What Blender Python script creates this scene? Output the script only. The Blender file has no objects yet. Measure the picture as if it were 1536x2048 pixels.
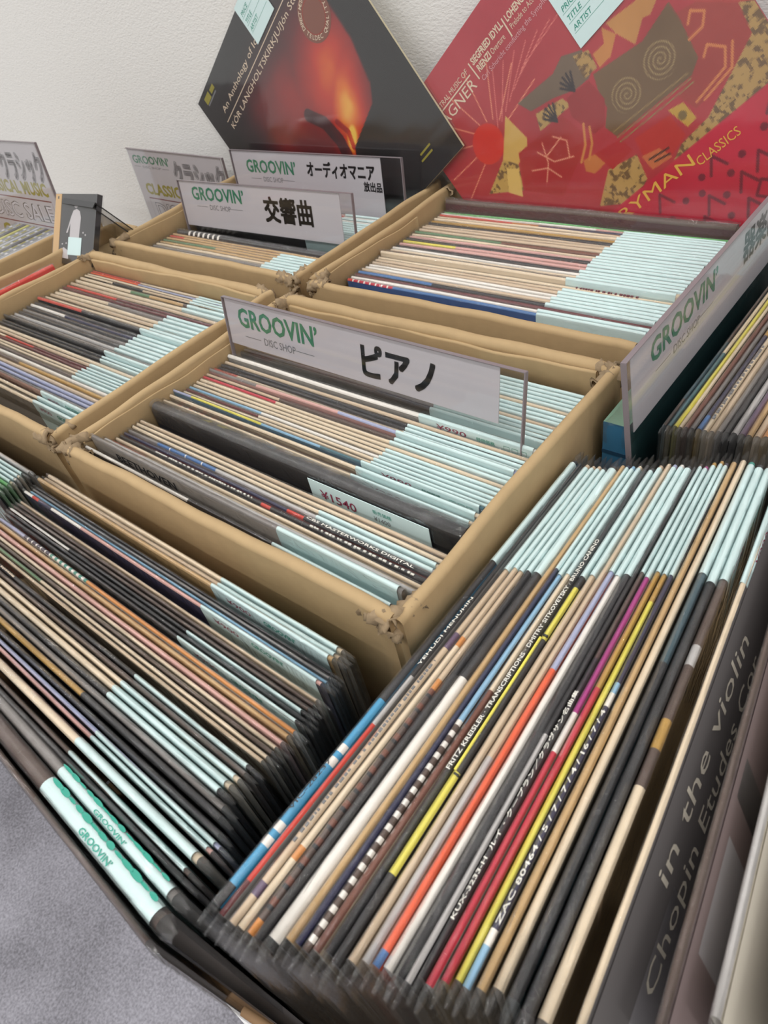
import bpy, math, random
from mathutils import Vector, Matrix
import numpy as np

C = bpy.context.scene.collection
rnd = random.Random(7)
sc = bpy.context.scene

# ---------------------------------------------------------------- camera
cam_d = bpy.data.cameras.new('camera'); cam = bpy.data.objects.new('camera', cam_d); C.objects.link(cam)
cam.location = (0.509277, -0.398840, 0.273572)
cam.rotation_euler = (0.818989, 0.181500, 0.678867)
cam_d.sensor_fit = 'VERTICAL'; cam_d.sensor_height = 36.0; cam_d.lens = 36.0 * 1371.89 / 2048.0
cam_d.clip_start = 0.01; cam_d.clip_end = 50
cam_d.dof.use_dof = True; cam_d.dof.focus_distance = 0.50; cam_d.dof.aperture_fstop = 17.0
sc.camera = cam
# ---------------------------------------------------------------- light
world = bpy.data.worlds.new('room_light'); sc.world = world; world.use_nodes = True
bg = world.node_tree.nodes['Background']; bg.inputs[0].default_value = (1.0, 0.985, 0.96, 1); bg.inputs[1].default_value = 0.54
def area(name, loc, size, power, rot=(0, 0, 0), col=(1, 0.99, 0.97)):
    d = bpy.data.lights.new(name, 'AREA'); d.shape = 'RECTANGLE'; d.size, d.size_y = size; d.energy = power; d.color = col
    o = bpy.data.objects.new(name, d); C.objects.link(o); o.location = loc; o.rotation_euler = rot; return o
for lx, ly, sx, sy, pw in ((-1.75, -0.50, 1.9, .05, 12.5), (0.35, -0.50, 1.7, .05, 10.5), (2.2, -0.50, 1.5, .05, 9), (-1.2, -1.75, 2.2, .05, 11), (1.4, -1.75, 2.2, .05, 11)):
    area('ceiling_lamp', (lx, ly, 1.60), (sx, sy), pw)
vs = sc.view_settings
sc.display_settings.display_device = 'sRGB'
vs.view_transform = 'Standard'; vs.look = 'None'; vs.gamma = 1.0; vs.use_curve_mapping = False; vs.exposure = 0.30
try: sc.cycles.transparent_max_bounces = 24
except Exception: pass

# ---------------------------------------------------------------- helpers
def lin(c):
    return tuple((x / 255 / 12.92) if x / 255 <= 0.04045 else ((x / 255 + 0.055) / 1.055) ** 2.4 for x in c)
def new_mat(name):
    m = bpy.data.materials.new(name); m.use_nodes = True
    return m, m.node_tree.nodes, m.node_tree.links, m.node_tree.nodes['Principled BSDF']
def mat(name, rgb, rough=0.5, spec=0.5, noise=None, bump=None, metal=0.0, coat=0.0):
    """noise=(scale, amount): colour mottling; bump=(scale, strength, distance)"""
    m, n, l, b = new_mat(name)
    b.inputs['Base Color'].default_value = (*lin(rgb), 1); b.inputs['Roughness'].default_value = rough
    b.inputs['Specular IOR Level'].default_value = spec; b.inputs['Metallic'].default_value = metal
    b.inputs['Coat Weight'].default_value = coat
    tc = n.new('ShaderNodeTexCoord')
    if noise:
        t = n.new('ShaderNodeTexNoise'); t.inputs['Scale'].default_value = noise[0]; t.inputs['Detail'].default_value = 5
        l.new(tc.outputs['Object'], t.inputs['Vector'])
        mx = n.new('ShaderNodeMix'); mx.data_type = 'RGBA'
        a = noise[1]
        mx.inputs['A'].default_value = (*[max(0, x * (1 - a)) for x in lin(rgb)], 1)
        mx.inputs['B'].default_value = (*[min(1, x * (1 + a)) for x in lin(rgb)], 1)
        l.new(t.outputs['Fac'], mx.inputs['Factor']); l.new(mx.outputs['Result'], b.inputs['Base Color'])
    if bump:
        t2 = n.new('ShaderNodeTexNoise'); t2.inputs['Scale'].default_value = bump[0]; t2.inputs['Detail'].default_value = 3
        l.new(tc.outputs['Object'], t2.inputs['Vector'])
        bp = n.new('ShaderNodeBump'); bp.inputs['Strength'].default_value = bump[1]; bp.inputs['Distance'].default_value = bump[2]
        l.new(t2.outputs['Fac'], bp.inputs['Height']); l.new(bp.outputs['Normal'], b.inputs['Normal'])
    return m
def attr_mat(name, rough=0.42, noise_amt=0.10, spec=0.5, coat=0.0):
    m, n, l, b = new_mat(name)
    a = n.new('ShaderNodeAttribute'); a.attribute_name = 'Col'
    tc = n.new('ShaderNodeTexCoord'); t = n.new('ShaderNodeTexNoise'); t.inputs['Scale'].default_value = 160; t.inputs['Detail'].default_value = 4
    l.new(tc.outputs['Object'], t.inputs['Vector'])
    r = n.new('ShaderNodeMapRange'); r.inputs['To Min'].default_value = 1 - noise_amt; r.inputs['To Max'].default_value = 1 + noise_amt
    l.new(t.outputs['Fac'], r.inputs['Value'])
    mx = n.new('ShaderNodeMix'); mx.data_type = 'RGBA'; mx.blend_type = 'MULTIPLY'; mx.inputs['Factor'].default_value = 1
    l.new(a.outputs['Color'], mx.inputs['A']); l.new(r.outputs['Result'], mx.inputs['B'])
    l.new(mx.outputs['Result'], b.inputs['Base Color'])
    b.inputs['Roughness'].default_value = rough; b.inputs['Specular IOR Level'].default_value = spec; b.inputs['Coat Weight'].default_value = coat
    return m
def film_mat(name, tint=(0.97, 0.97, 0.965), rough=0.10, bump=None, haze=0.0, ior=1.45):
    m = bpy.data.materials.new(name); m.use_nodes = True; n = m.node_tree.nodes; l = m.node_tree.links; n.clear()
    out = n.new('ShaderNodeOutputMaterial'); tr = n.new('ShaderNodeBsdfTransparent'); tr.inputs[0].default_value = (*tint, 1)
    gl = n.new('ShaderNodeBsdfGlossy'); gl.inputs['Roughness'].default_value = rough
    fr = n.new('ShaderNodeFresnel'); ge = n.new('ShaderNodeNewGeometry')      # thin film: same reflectance from both sides
    ir = n.new('ShaderNodeMapRange'); ir.inputs['To Min'].default_value = ior; ir.inputs['To Max'].default_value = 1 / ior
    l.new(ge.outputs['Backfacing'], ir.inputs['Value']); l.new(ir.outputs['Result'], fr.inputs['IOR'])
    mx = n.new('ShaderNodeMixShader'); l.new(fr.outputs[0], mx.inputs[0]); l.new(tr.outputs[0], mx.inputs[1]); l.new(gl.outputs[0], mx.inputs[2])
    last = mx
    if haze:
        df = n.new('ShaderNodeBsdfDiffuse'); df.inputs[0].default_value = (0.8, 0.8, 0.8, 1)
        m2 = n.new('ShaderNodeMixShader'); m2.inputs[0].default_value = haze
        l.new(mx.outputs[0], m2.inputs[1]); l.new(df.outputs[0], m2.inputs[2]); last = m2
    if bump:
        tc = n.new('ShaderNodeTexCoord'); t = n.new('ShaderNodeTexNoise'); t.inputs['Scale'].default_value = bump[0]; t.inputs['Detail'].default_value = 2
        mp = n.new('ShaderNodeMapping'); mp.inputs['Scale'].default_value = (0.6, 1.0, 1.4)
        oi = n.new('ShaderNodeObjectInfo'); ad = n.new('ShaderNodeVectorMath'); ad.operation = 'ADD'
        l.new(tc.outputs['Object'], mp.inputs['Vector']); l.new(mp.outputs[0], ad.inputs[0]); l.new(oi.outputs['Random'], ad.inputs[1])
        l.new(ad.outputs[0], t.inputs['Vector'])
        bp = n.new('ShaderNodeBump'); bp.inputs['Strength'].default_value = bump[1]; bp.inputs['Distance'].default_value = bump[2]
        l.new(t.outputs['Fac'], bp.inputs['Height']); l.new(bp.outputs[0], gl.inputs['Normal']); l.new(bp.outputs[0], fr.inputs['Normal'])
    l.new(last.outputs[0], out.inputs[0])
    return m

M = {}
M['card'] = mat('kraft_cardboard', (178, 152, 114), 0.75, 0.25, (70, 0.10), (240, 0.25, 0.0006))
M['torn'] = mat('torn_cardboard', (150, 130, 104), 0.9, 0.1, (120, 0.28), (200, 0.5, 0.001))
M['paper'] = attr_mat('printed_sleeve_card')
M['print'] = attr_mat('printed_cover', 0.30, 0.05, 0.5, 0.3)
M['mint'] = mat('mint_paper', (214, 236, 236), 0.5, 0.4, (60, 0.03))
M['brown'] = mat('brown_cardboard', (142, 112, 82), 0.7, 0.3, (70, 0.12), (240, 0.25, 0.0006))
M['film'] = film_mat('clear_bag', (0.985, 0.985, 0.98), 0.06, (60, 0.40, 0.003), 0.006, 1.75)
M['flatfilm'] = film_mat('smooth_bag', (0.985, 0.985, 0.985), 0.09, (12, 0.35, 0.004), 0.004)
M['acryl'] = film_mat('clear_acrylic', (0.985, 0.988, 0.988), 0.05, None, 0.0)
M['signpaper'] = mat('sign_paper', (192, 186, 191), 0.6, 0.3, (25, 0.03))
M['green'] = mat('green_ink', (52, 122, 92), 0.5)
M['teal'] = mat('teal_ink', (40, 150, 130), 0.5)
M['black'] = mat('black_ink', (38, 38, 40), 0.5)
M['grey'] = mat('grey_ink', (120, 120, 124), 0.5)
M['maroon'] = mat('maroon_ink', (150, 62, 88), 0.5)
M['white'] = mat('white_ink', (225, 222, 212), 0.5)
M['gold'] = mat('gold_ink', (222, 170, 70), 0.45)
M['olive'] = mat('olive_ink', (150, 140, 45), 0.5)
M['pink'] = mat('pink_ink', (215, 160, 165), 0.5)
M['cream'] = mat('cream_ink', (226, 205, 180), 0.5)
M['lemon'] = mat('lemon_ink', (222, 210, 84), 0.5)
M['darkred'] = mat('dark_red_ink', (112, 22, 42), 0.5)
M['edge'] = mat('dark_acrylic_edge', (128, 118, 122), 0.3)

# ---- wall paper
m, n, l, b = new_mat('embossed_wallpaper')
b.inputs['Base Color'].default_value = (*lin((221, 219, 216)), 1); b.inputs['Roughness'].default_value = 0.6
b.inputs['Specular IOR Level'].default_value = 0.25
tc = n.new('ShaderNodeTexCoord'); mp = n.new('ShaderNodeMapping'); mp.inputs['Scale'].default_value = (230, 230, 480)
t = n.new('ShaderNodeTexNoise'); t.inputs['Scale'].default_value = 1.0; t.inputs['Detail'].default_value = 2.5
l.new(tc.outputs['Object'], mp.inputs[0]); l.new(mp.outputs[0], t.inputs['Vector'])
bp = n.new('ShaderNodeBump'); bp.inputs['Strength'].default_value = 0.42; bp.inputs['Distance'].default_value = 0.0018
l.new(t.outputs['Fac'], bp.inputs['Height']); l.new(bp.outputs[0], b.inputs['Normal']); M['wall'] = m
# ---- floor
m, n, l, b = new_mat('grey_vinyl_floor')
b.inputs['Roughness'].default_value = 0.42
tc = n.new('ShaderNodeTexCoord'); t = n.new('ShaderNodeTexNoise'); t.inputs['Scale'].default_value = 230; t.inputs['Detail'].default_value = 6
t2 = n.new('ShaderNodeTexNoise'); t2.inputs['Scale'].default_value = 5; t2.inputs['Detail'].default_value = 3
l.new(tc.outputs['Object'], t.inputs['Vector']); l.new(tc.outputs['Object'], t2.inputs['Vector'])
ad = n.new('ShaderNodeMath'); ad.operation = 'ADD'; l.new(t.outputs['Fac'], ad.inputs[0]); l.new(t2.outputs['Fac'], ad.inputs[1])
rp = n.new('ShaderNodeValToRGB'); rp.color_ramp.elements[0].position = 0.36; rp.color_ramp.elements[1].position = 0.66
hv = n.new('ShaderNodeMath'); hv.operation = 'MULTIPLY'; hv.inputs[1].default_value = 0.5; l.new(ad.outputs[0], hv.inputs[0]); l.new(hv.outputs[0], rp.inputs[0])
rp.color_ramp.elements[0].color = (*lin((98, 96, 103)), 1); rp.color_ramp.elements[1].color = (*lin((170, 168, 178)), 1)
l.new(rp.outputs[0], b.inputs['Base Color'])
bp = n.new('ShaderNodeBump'); bp.inputs['Strength'].default_value = 0.5; bp.inputs['Distance'].default_value = 0.003
l.new(t.outputs['Fac'], bp.inputs['Height']); l.new(bp.outputs[0], b.inputs['Normal']); M['floor'] = m
M['table'] = mat('white_laminate', (226, 226, 228), 0.35)
M['metal'] = mat('painted_steel', (150, 150, 152), 0.4, metal=0.6)

def add_obj(name, me, material=None, parent=None, smooth=False, loc=None):
    o = bpy.data.objects.new(name, me); C.objects.link(o)
    if material is not None and not me.materials:
        for mm in (material if isinstance(material, (list, tuple)) else [material]): me.materials.append(mm)
    if smooth: me.polygons.foreach_set('use_smooth', [True] * len(me.polygons))
    if parent: o.parent = parent
    if loc is not None: o.location = loc
    return o
def mesh(name, V, F, mi=None):
    me = bpy.data.meshes.new(name); me.from_pydata([tuple(v) for v in V], [], F)
    if mi is not None: me.polygons.foreach_set('material_index', mi)
    me.update(); return me
def set_cols(me, cols):
    """one linear colour per face"""
    ca = me.color_attributes.new(name='Col', type='FLOAT_COLOR', domain='CORNER')
    arr = np.empty((len(me.loops), 4), np.float32); arr[:, 3] = 1
    lt = np.empty(len(me.polygons), np.int32); me.polygons.foreach_get('loop_total', lt)
    arr[:, :3] = np.repeat(np.array(cols, np.float32), lt, axis=0)
    ca.data.foreach_set('color', arr.ravel())
def thing(name, label, cat, group=None, loc=(0, 0, 0), rot=None):
    o = bpy.data.objects.new(name, None); C.objects.link(o); o.location = loc; o.empty_display_size = 0.02
    if rot is not None: o.rotation_euler = rot
    o['label'] = label; o['category'] = cat
    if group: o['group'] = group
    return o
def box_vf(x0, x1, y0, y1, z0, z1):
    V = [(x0, y0, z0), (x1, y0, z0), (x1, y1, z0), (x0, y1, z0), (x0, y0, z1), (x1, y0, z1), (x1, y1, z1), (x0, y1, z1)]
    return V, [(0, 3, 2, 1), (4, 5, 6, 7), (0, 1, 5, 4), (1, 2, 6, 5), (2, 3, 7, 6), (3, 0, 4, 7)]
class Build:
    def __init__(s): s.V = []; s.F = []; s.M = []
    def add(s, V, F, mi=0):
        k = len(s.V); s.V += [tuple(v) for v in V]; s.F += [tuple(i + k for i in f) for f in F]; s.M += [mi] * len(F)
    def box(s, *a, mi=0): V, F = box_vf(*a); s.add(V, F, mi)
    def mesh(s, name): return mesh(name, s.V, s.F, s.M)

_tc = {}
def text_vf(body, size, bold=0.0, align='LEFT', sx=1.0, spacing=1.0, shear=0.0):
    key = (body, size, bold, align, sx, spacing, shear)
    if key in _tc: return _tc[key]
    cu = bpy.data.curves.new('lettering', 'FONT'); cu.body = body; cu.size = size; cu.offset = bold * size; cu.align_x = align
    cu.resolution_u = 2; cu.space_character = spacing; cu.shear = shear
    o = bpy.data.objects.new('lettering', cu); C.objects.link(o)
    dg = bpy.context.evaluated_depsgraph_get(); dg.update()
    me = bpy.data.meshes.new_from_object(o.evaluated_get(dg))
    V = [(v.co.x * sx, v.co.y) for v in me.vertices]; F = [tuple(p.vertices) for p in me.polygons]
    bpy.data.objects.remove(o); bpy.data.curves.remove(cu); bpy.data.meshes.remove(me)
    _tc[key] = (V, F); return V, F
def put_text(B, body, size, o, ux, uy, mi=0, fit=None, strike=0.0, **kw):
    """lay the words on a plane (o + x ux + y uy); fit = total length wanted"""
    V, F = text_vf(body, size, **kw)
    k = 1.0
    if fit:
        w = max(v[0] for v in V) - min(v[0] for v in V); k = fit / w
    o, ux, uy = Vector(o), Vector(ux), Vector(uy)
    if any(ord(c) > 0x2fff for c in body) and strike:
        w_ = strike * size
        for a, b_ in ((-w_, -w_), (w_, -w_), (-w_, w_), (w_, w_), (0, w_), (0, -w_), (w_, 0), (-w_, 0)):
            B.add([o + ux * (x * k + a) + uy * (y + b_) for x, y in V], F, mi)
        return
    B.add([o + ux * (x * k) + uy * y for x, y in V], F, mi)
def stroke(B, pts, w, o, ux, uy, mi=0, closed=False):
    """flat ribbon along 2-d points"""
    o, ux, uy = Vector(o), Vector(ux), Vector(uy); P = [Vector(p) for p in pts]
    if closed: P.append(P[0])
    L, R_ = [], []
    for i, p in enumerate(P):
        d = (P[min(i + 1, len(P) - 1)] - P[max(i - 1, 0)]);
        if closed and i in (0, len(P) - 1): d = P[1] - P[-2]
        d = d.normalized() if d.length else Vector((1, 0)); nn = Vector((-d.y, d.x)) * w / 2
        L.append(p + nn); R_.append(p - nn)
    V = [o + ux * q.x + uy * q.y for q in L + R_]; n_ = len(P)
    B.add(V, [(i, i + n_, i + n_ + 1, i + 1) for i in range(n_ - 1)], mi)

# ================================================================ the setting
def struct(name, V, F, material):
    o = add_obj(name, mesh(name, V, F), material); o['kind'] = 'structure'; return o
struct('floor', *box_vf(-3.5, 3.5, -4.5, 0.42, -1.14, -1.04), M['floor'])
struct('wall_back', *box_vf(-3.5, 3.5, 0.302, 0.42, -1.04, 1.66), M['wall'])

ZT = -0.345            # table top
tb = thing('display_table', 'long white laminate table carrying all the cardboard record cartons', 'table', loc=(-0.1, -0.08, -1.04))
def child_box(name, parent, b6, material, bev=0.0):
    V, F = box_vf(*b6); off = parent.location
    return add_obj(name, mesh(name, [(v[0] - off.x, v[1] - off.y, v[2] - off.z) for v in V], F), material, parent)
child_box('table_top', tb, (-1.3, 1.0, -0.448, 0.298, ZT - 0.028, ZT), M['table'])
for x in (-1.22, 0.88):
    for y in (-0.40, 0.24):
        child_box('leg', tb, (x, x + 0.04, y, y + 0.04, -1.04, ZT - 0.028), M['metal'])

# ================================================================ cartons
def fnoise(seed):
    r = random.Random(seed); ph = [(r.uniform(0, 6.28), r.uniform(0.6, 1.4)) for _ in range(4)]
    return lambda t: sum(math.sin(t * f * w_ + p) / (k + 1) for k, ((p, w_), f) in enumerate(zip(ph, (9, 21, 43, 90))))
def wall_mesh(p0, p1, t, z0, z1, seed, top_amp=0.0013, lat_amp=0.0009, low_amp=0.0, low_slope=0.0, segs=26):
    """upright panel from p0 to p1 (inner side = left of travel), rounded folded top edge"""
    p0, p1 = Vector(p0), Vector(p1); d = p1 - p0; Ln = d.length; d.normalize(); nn = Vector((-d.y, d.x))
    f1, f2, f3 = fnoise(seed), fnoise(seed + 1), fnoise(seed + 2)
    prof = [(0, 0, 0), (0, 1, -t * 0.62)] + [(t / 2 - t / 2 * math.cos(a), 1, -t / 2 + t * 0.42 * math.sin(a)) for a in [math.pi * k / 6 for k in range(7)]] + [(t, 1, -t * 0.62), (t, 0, 0)]
    V = []; n_ = len(prof)
    for i in range(segs + 1):
        s = Ln * i / segs; lat = lat_amp * f2(s); up = top_amp * f1(s); e = 1.0
        if i in (0, segs): up -= t * 0.15
        q = p0 + d * s
        for (a, k, dz) in prof:
            z = (z1 + dz + up) if k else z0 + low_amp * f3(s * 1.7) + low_slope * (i / segs)
            w = q + nn * (a + lat * (1 if k else 0.6))
            V.append((w.x, w.y, z))
    F = []
    for i in range(segs):
        for j in range(n_ - 1):
            F.append((i * n_ + j, i * n_ + j + 1, (i + 1) * n_ + j + 1, (i + 1) * n_ + j))
        F.append((i * n_ + n_ - 1, i * n_, (i + 1) * n_, (i + 1) * n_ + n_ - 1))
    F.append(tuple(range(n_))); F.append(tuple(reversed([segs * n_ + j for j in range(n_)])))
    F = [tuple(reversed(f)) for f in F]
    return V, F
def curl_mesh(seed, L=0.034, R=0.006):
    r = random.Random(seed); nu, nv = 9, 8; V = []
    for i in range(nu):
        for j in range(nv):
            a = math.radians(-30 + 235 * j / (nv - 1)); k = R * (1 + r.uniform(-.30, .35)) * (0.75 + 0.5 * abs(math.sin(i * 1.7 + seed)))
            V.append((L * (i / (nu - 1) - 0.5) + r.uniform(-.0016, .0016), k * math.cos(a) + r.uniform(-.0012, .0012), k * math.sin(a) + r.uniform(-.0012, .0012)))
    F = [(i * nv + j, (i + 1) * nv + j, (i + 1) * nv + j + 1, i * nv + j + 1) for i in range(nu - 1) for j in range(nv - 1)]
    k = len(V)                                                   # give the board its thickness
    V += [(x, y * 0.72, z * 0.72 - 0.0006) for x, y, z in V[:k]]
    F += [tuple(reversed([q + k for q in f])) for f in F[:]]
    rim = [i * nv for i in range(nu)], [i * nv + nv - 1 for i in range(nu)]
    for e in rim: F += [(e[i], e[i + 1], e[i + 1] + k, e[i] + k) for i in range(nu - 1)]
    for e in ([j for j in range(nv)], [(nu - 1) * nv + j for j in range(nv)]): F += [(e[i], e[i + 1], e[i + 1] + k, e[i] + k) for i in range(nv - 1)]
    return V, F
curls = [mesh('torn_corner', *curl_mesh(s)) for s in range(6)]
for cm in curls: cm.materials.append(M['torn']); cm.polygons.foreach_set('use_smooth', [True] * len(cm.polygons))
cseed = [100]
G0, G1, YB0, YB1 = -0.0149, 0.3405, 0.0240, 0.2816
def carton(label, corners, z_rim, walls='FRBL', flaps='', torn='', t0=0.011, z_floor=None, skin='card', z_right=None):
    """corners FL, FR, BR, BL (outer); walls/flaps/torn list which sides or corners are there"""
    FL, FR_, BR, BL = [Vector(c) for c in corners]
    root = thing('cardboard_carton', label, 'box', 'open cardboard cartons of records', loc=((FL.x + BR.x) / 2, (FL.y + BR.y) / 2, ZT))
    off = root.location; zf = ZT + 0.004 if z_floor is None else z_floor
    def part(name, VF, mat_, smooth=True):
        return add_obj(name, mesh(name, [(v[0] - off.x, v[1] - off.y, v[2] - off.z) for v in VF[0]], VF[1]), mat_, root, smooth)
    sides = {'F': (FL, FR_), 'R': (FR_, BR), 'B': (BR, BL), 'L': (BL, FL)}
    for k, (a, b_) in sides.items():
        if k not in walls: continue
        t = min(t0, .0072) if k in 'LR' else (min(t0, .0085) if k == 'F' else t0)
        cseed[0] += 5; d = (b_ - a).normalized() * 0.005
        o = part('side_panel', wall_mesh(a + d, b_ - d, t, ZT, z_right if (k == 'R' and z_right) else z_rim, cseed[0]), M[skin])
        if k in flaps:
            nn = Vector((-d.y, d.x)).normalized(); h = {'B': 0.052, 'L': 0.06, 'R': 0.05, 'F': 0.05}[k]
            part('folded_flap', wall_mesh(a + d * 3 + nn * (t + 0.0004) + d.normalized() * (.07 if k == 'L' and YB0 - .001 < FL.y < YB0 + .001 else 0), b_ - d * 3 + nn * (t + 0.0004), 0.0016 if k in 'LR' else 0.0032, z_rim - h, z_rim - 0.006, cseed[0] + 2, 0.0018, 0.0012, 0.006, 0.006), M['card'])
    V, F = box_vf(0, 1, 0, 1, zf - 0.003, zf); ins = 0.012
    q = [FL + Vector((ins, ins)), FR_ + Vector((-ins, ins)), BR + Vector((-ins, -ins)), BL + Vector((ins, -ins))]
    V = [(c.x, c.y, zf - 0.003) for c in q] + [(c.x, c.y, zf) for c in q]
    part('base_panel', (V, F), M['card'], False)
    cs = {'1': (FL, 45), '2': (FR_, 135), '3': (BR, 225), '4': (BL, -45)}
    for k, (p, a) in cs.items():
        if k not in torn: continue
        cen = (FL + BR) / 2; inw = (cen - p).normalized()
        for j in range(4):
            cseed[0] += 1; r = random.Random(cseed[0])
            o = add_obj('torn_corner', curls[r.randrange(6)], None, root)
            along = Vector((math.copysign(1, cen.x - p.x), 0)) if j % 2 else Vector((0, math.copysign(1, cen.y - p.y)))
            pos = p + inw * 0.007 + along * (0.010 if j < 2 else 0.003)
            o.location = (pos.x - off.x, pos.y - off.y, z_rim - 0.0070 - 0.009 * (j // 2) - off.z)
            o.rotation_euler = (r.uniform(-.5, .5), r.uniform(-.35, .35), math.atan2(along.y, along.x) + r.uniform(-.35, .35))
            o.scale = (0.68, 0.80, 0.80) if j < 2 else (0.42, 0.62, 0.7)
    return root
carton('cardboard carton holding the ピアノ sign in the middle of the picture', [(0, -0.2612), (G1, -0.2612), (G1, 0), (0, 0)], 0.0, flaps='BL', torn='1234')
carton('cardboard carton behind the ピアノ one, under the red record cover', [(0.001, YB0), (G1, YB0), (G1, YB1), (0.001, YB1)], 0.0, flaps='L', torn='14', z_right=-.018)
carton('cardboard carton against the wall holding the 交響曲 sign', [(G0 - G1, YB0), (G0, YB0), (G0, YB1), (G0 - G1, YB1)], 0.0, flaps='L', torn='123')
carton('cardboard carton left of the ピアノ one, without any sign', [(G0 - G1, -0.2612), (G0, -0.2612), (G0, 0), (G0 - G1, 0)], 0.0, flaps='BL', torn='234')
carton('cardboard carton under the near left rows of records, its front edge by the floor', [(-0.012, -0.4330), (0.3440, -0.4290), (0.3440, -0.272), (-0.012, -0.272)], -0.115, walls='FL', skin='brown', t0=0.0045)
carton('cardboard carton under the records in the right foreground and the 器楽曲 sign', [(0.3455, -0.4290), (0.72, -0.3560), (0.72, 0.288), (0.3455, 0.288)], -0.112, walls='FRB', skin='brown', t0=0.0045)
carton('cardboard carton at the left edge with green spined records', [(-0.40, -0.4385), (-0.018, -0.4385), (-0.018, -0.272), (-0.40, -0.272)], -0.14, walls='F', skin='brown')
carton('narrow cardboard carton at the left edge with a red record inside', [(-0.4250, -0.42), (-0.3615, -0.42), (-0.3615, 0.078), (-0.4250, 0.078)], -0.002, walls='LB', t0=0.008)
carton('cardboard carton of compact discs in the far left corner', [(-0.84, -0.345), (-0.4685, -0.345), (-0.4685, 0.085), (-0.84, 0.085)], 0.0, walls='FRBL', t0=0.010, z_floor=-0.139)

# ================================================================ records
PAL = dict(W=(238, 232, 224), C=(228, 208, 180), B=(208, 184, 156), T=(196, 160, 110), K=(40, 38, 41), G=(128, 122, 119), L=(188, 184, 182),
           N=(42, 42, 74), U=(66, 112, 168), u=(62, 152, 196), S=(140, 184, 214), R=(208, 62, 48), c=(196, 44, 66), M=(98, 36, 40), P=(216, 166, 158),
           O=(232, 88, 40), o=(214, 140, 70), Y=(226, 214, 84), E=(92, 130, 92), e=(110, 190, 110), D=(86, 68, 60), V=(166, 172, 204), Z=(66, 108, 120),
           z=(50, 150, 135), X=(168, 46, 128), F=(118, 70, 54), A=(184, 142, 66), p=(98, 76, 104), q=(58, 82, 92))
WORD = dict(W='white', C='cream', B='beige', T='tan', K='black', G='grey', L='pale grey', N='navy', U='blue', u='bright blue', S='sky blue', R='red',
            c='crimson', M='maroon', P='pink', O='orange', o='orange', Y='yellow', E='green', e='green', D='dark brown', V='lavender', Z='teal', z='teal',
            X='magenta', F='brown', A='golden', p='purple', q='slate')
def parse(spec):
    segs = []; rep = spec.split()
    x = 0.0
    for tk in rep:
        c = tk[0]; w = float(tk[1:]) if len(tk) > 1 else 1.0 - x
        segs.append((x, min(1.0, x + w), c)); x += w
    segs[-1] = (segs[-1][0], 1.0, segs[-1][2])
    return segs
LR = 0.315
def sleeve_mesh(segs, H, t, face, seed, taper=0.0):
    r = random.Random(seed); A1 = r.uniform(-.00022, .00022); A2 = r.uniform(-.00012, .00012); ph = r.uniform(0, 6)
    xs = sorted(set([round(i / 8, 4) for i in range(9)] + [round(a, 4) for a, _, _ in segs]))
    prof = [(-t / 2, 0), (-t / 2, H - t * .45), (-t * .27, H - t * .10), (0, H), (t * .27, H - t * .10), (t / 2, H - t * .45), (t / 2, 0)]
    V = []; cols = []; F = []; n_ = 7
    for x in xs:
        dy = A1 * math.sin(x * 5 + ph) + A2 * math.sin(x * 13 + ph)
        tp = 1 + taper * (1 - 2 * x)
        for y, z in prof: V.append(((x - .5) * LR, y * tp + dy, z + (0.0004 * math.sin(x * 9 + ph * 2) if z else 0)))
    fc = lin(face); ec = lin(tuple(min(255, 60 + .6 * q) for q in face))
    for i in range(len(xs) - 1):
        mid = (xs[i] + xs[i + 1]) / 2; sc_ = next(s for s in segs if s[0] <= mid <= s[1])[2]; col = lin(PAL[sc_])
        for j in range(n_ - 1):
            F.append((i * n_ + j, (i + 1) * n_ + j, (i + 1) * n_ + j + 1, i * n_ + j + 1)); cols.append(col if 0 < j < 5 else fc)
        F.append((i * n_ + 6, (i + 1) * n_ + 6, (i + 1) * n_, i * n_)); cols.append(fc)
    F.append(tuple(reversed(range(7)))); cols.append(ec)
    k = (len(xs) - 1) * n_; F.append(tuple(k + j for j in range(7))); cols.append(ec)
    me = mesh('sleeve', V, F); set_cols(me, cols)
    me.polygons.foreach_set('use_smooth', [True] * len(me.polygons)); me.materials.append(M['paper'])
    return me
# shared bag and slip meshes, half thickness 1 in local y, top of the spine at z = 0
def bag_mesh(seed, e0, e1, drop):
    r = random.Random(seed); N_ = 34; xs = [-.5 * LR - e0, -.5 * LR - e0 * .45] + [(-.5 + i / N_) * LR for i in range(N_ + 1)] + [.5 * LR + e1 * .45, .5 * LR + e1]
    V = []; F = []; prof = [(-1, -drop), (-1, -drop * .45), (-1.0, -.0018), (-.62, .0002), (0, .0010), (.62, .0002), (1.0, -.0018), (1, -drop * .45), (1, -drop)]; n_ = len(prof)
    for i, x in enumerate(xs):
        edge = i in (0, len(xs) - 1); near_end = min(i, len(xs) - 1 - i) < 6; k = 1.8 if near_end else 1.0
        w = math.sin(i * 1.3 + seed) * .00012
        for j, (y, z) in enumerate(prof):
            yy = y * (0.55 if edge else 1) * (1 + r.uniform(-.05, .02)); zz = z + (w + k * r.uniform(-.00030, .00034) if 1 < j < 7 else 0) - (0.0012 if edge and 1 < j < 7 else 0)
            V.append((x + (r.uniform(-.0015, .0015) if not (2 <= i < len(xs) - 2) else 0), yy, zz))
    for i in range(len(xs) - 1):
        for j in range(n_ - 1): F.append((i * n_ + j, (i + 1) * n_ + j, (i + 1) * n_ + j + 1, i * n_ + j + 1))
    me = mesh('plastic_bag', V, F); me.materials.append(M['film']); return me
BAGS = {'short': [bag_mesh(s, .0008, .0010, .018) for s in range(4)], 'end': [bag_mesh(s + 9, .004, .009, .16) for s in range(4)], 'both': [bag_mesh(s + 19, .009, .010, .16) for s in range(4)]}
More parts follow.
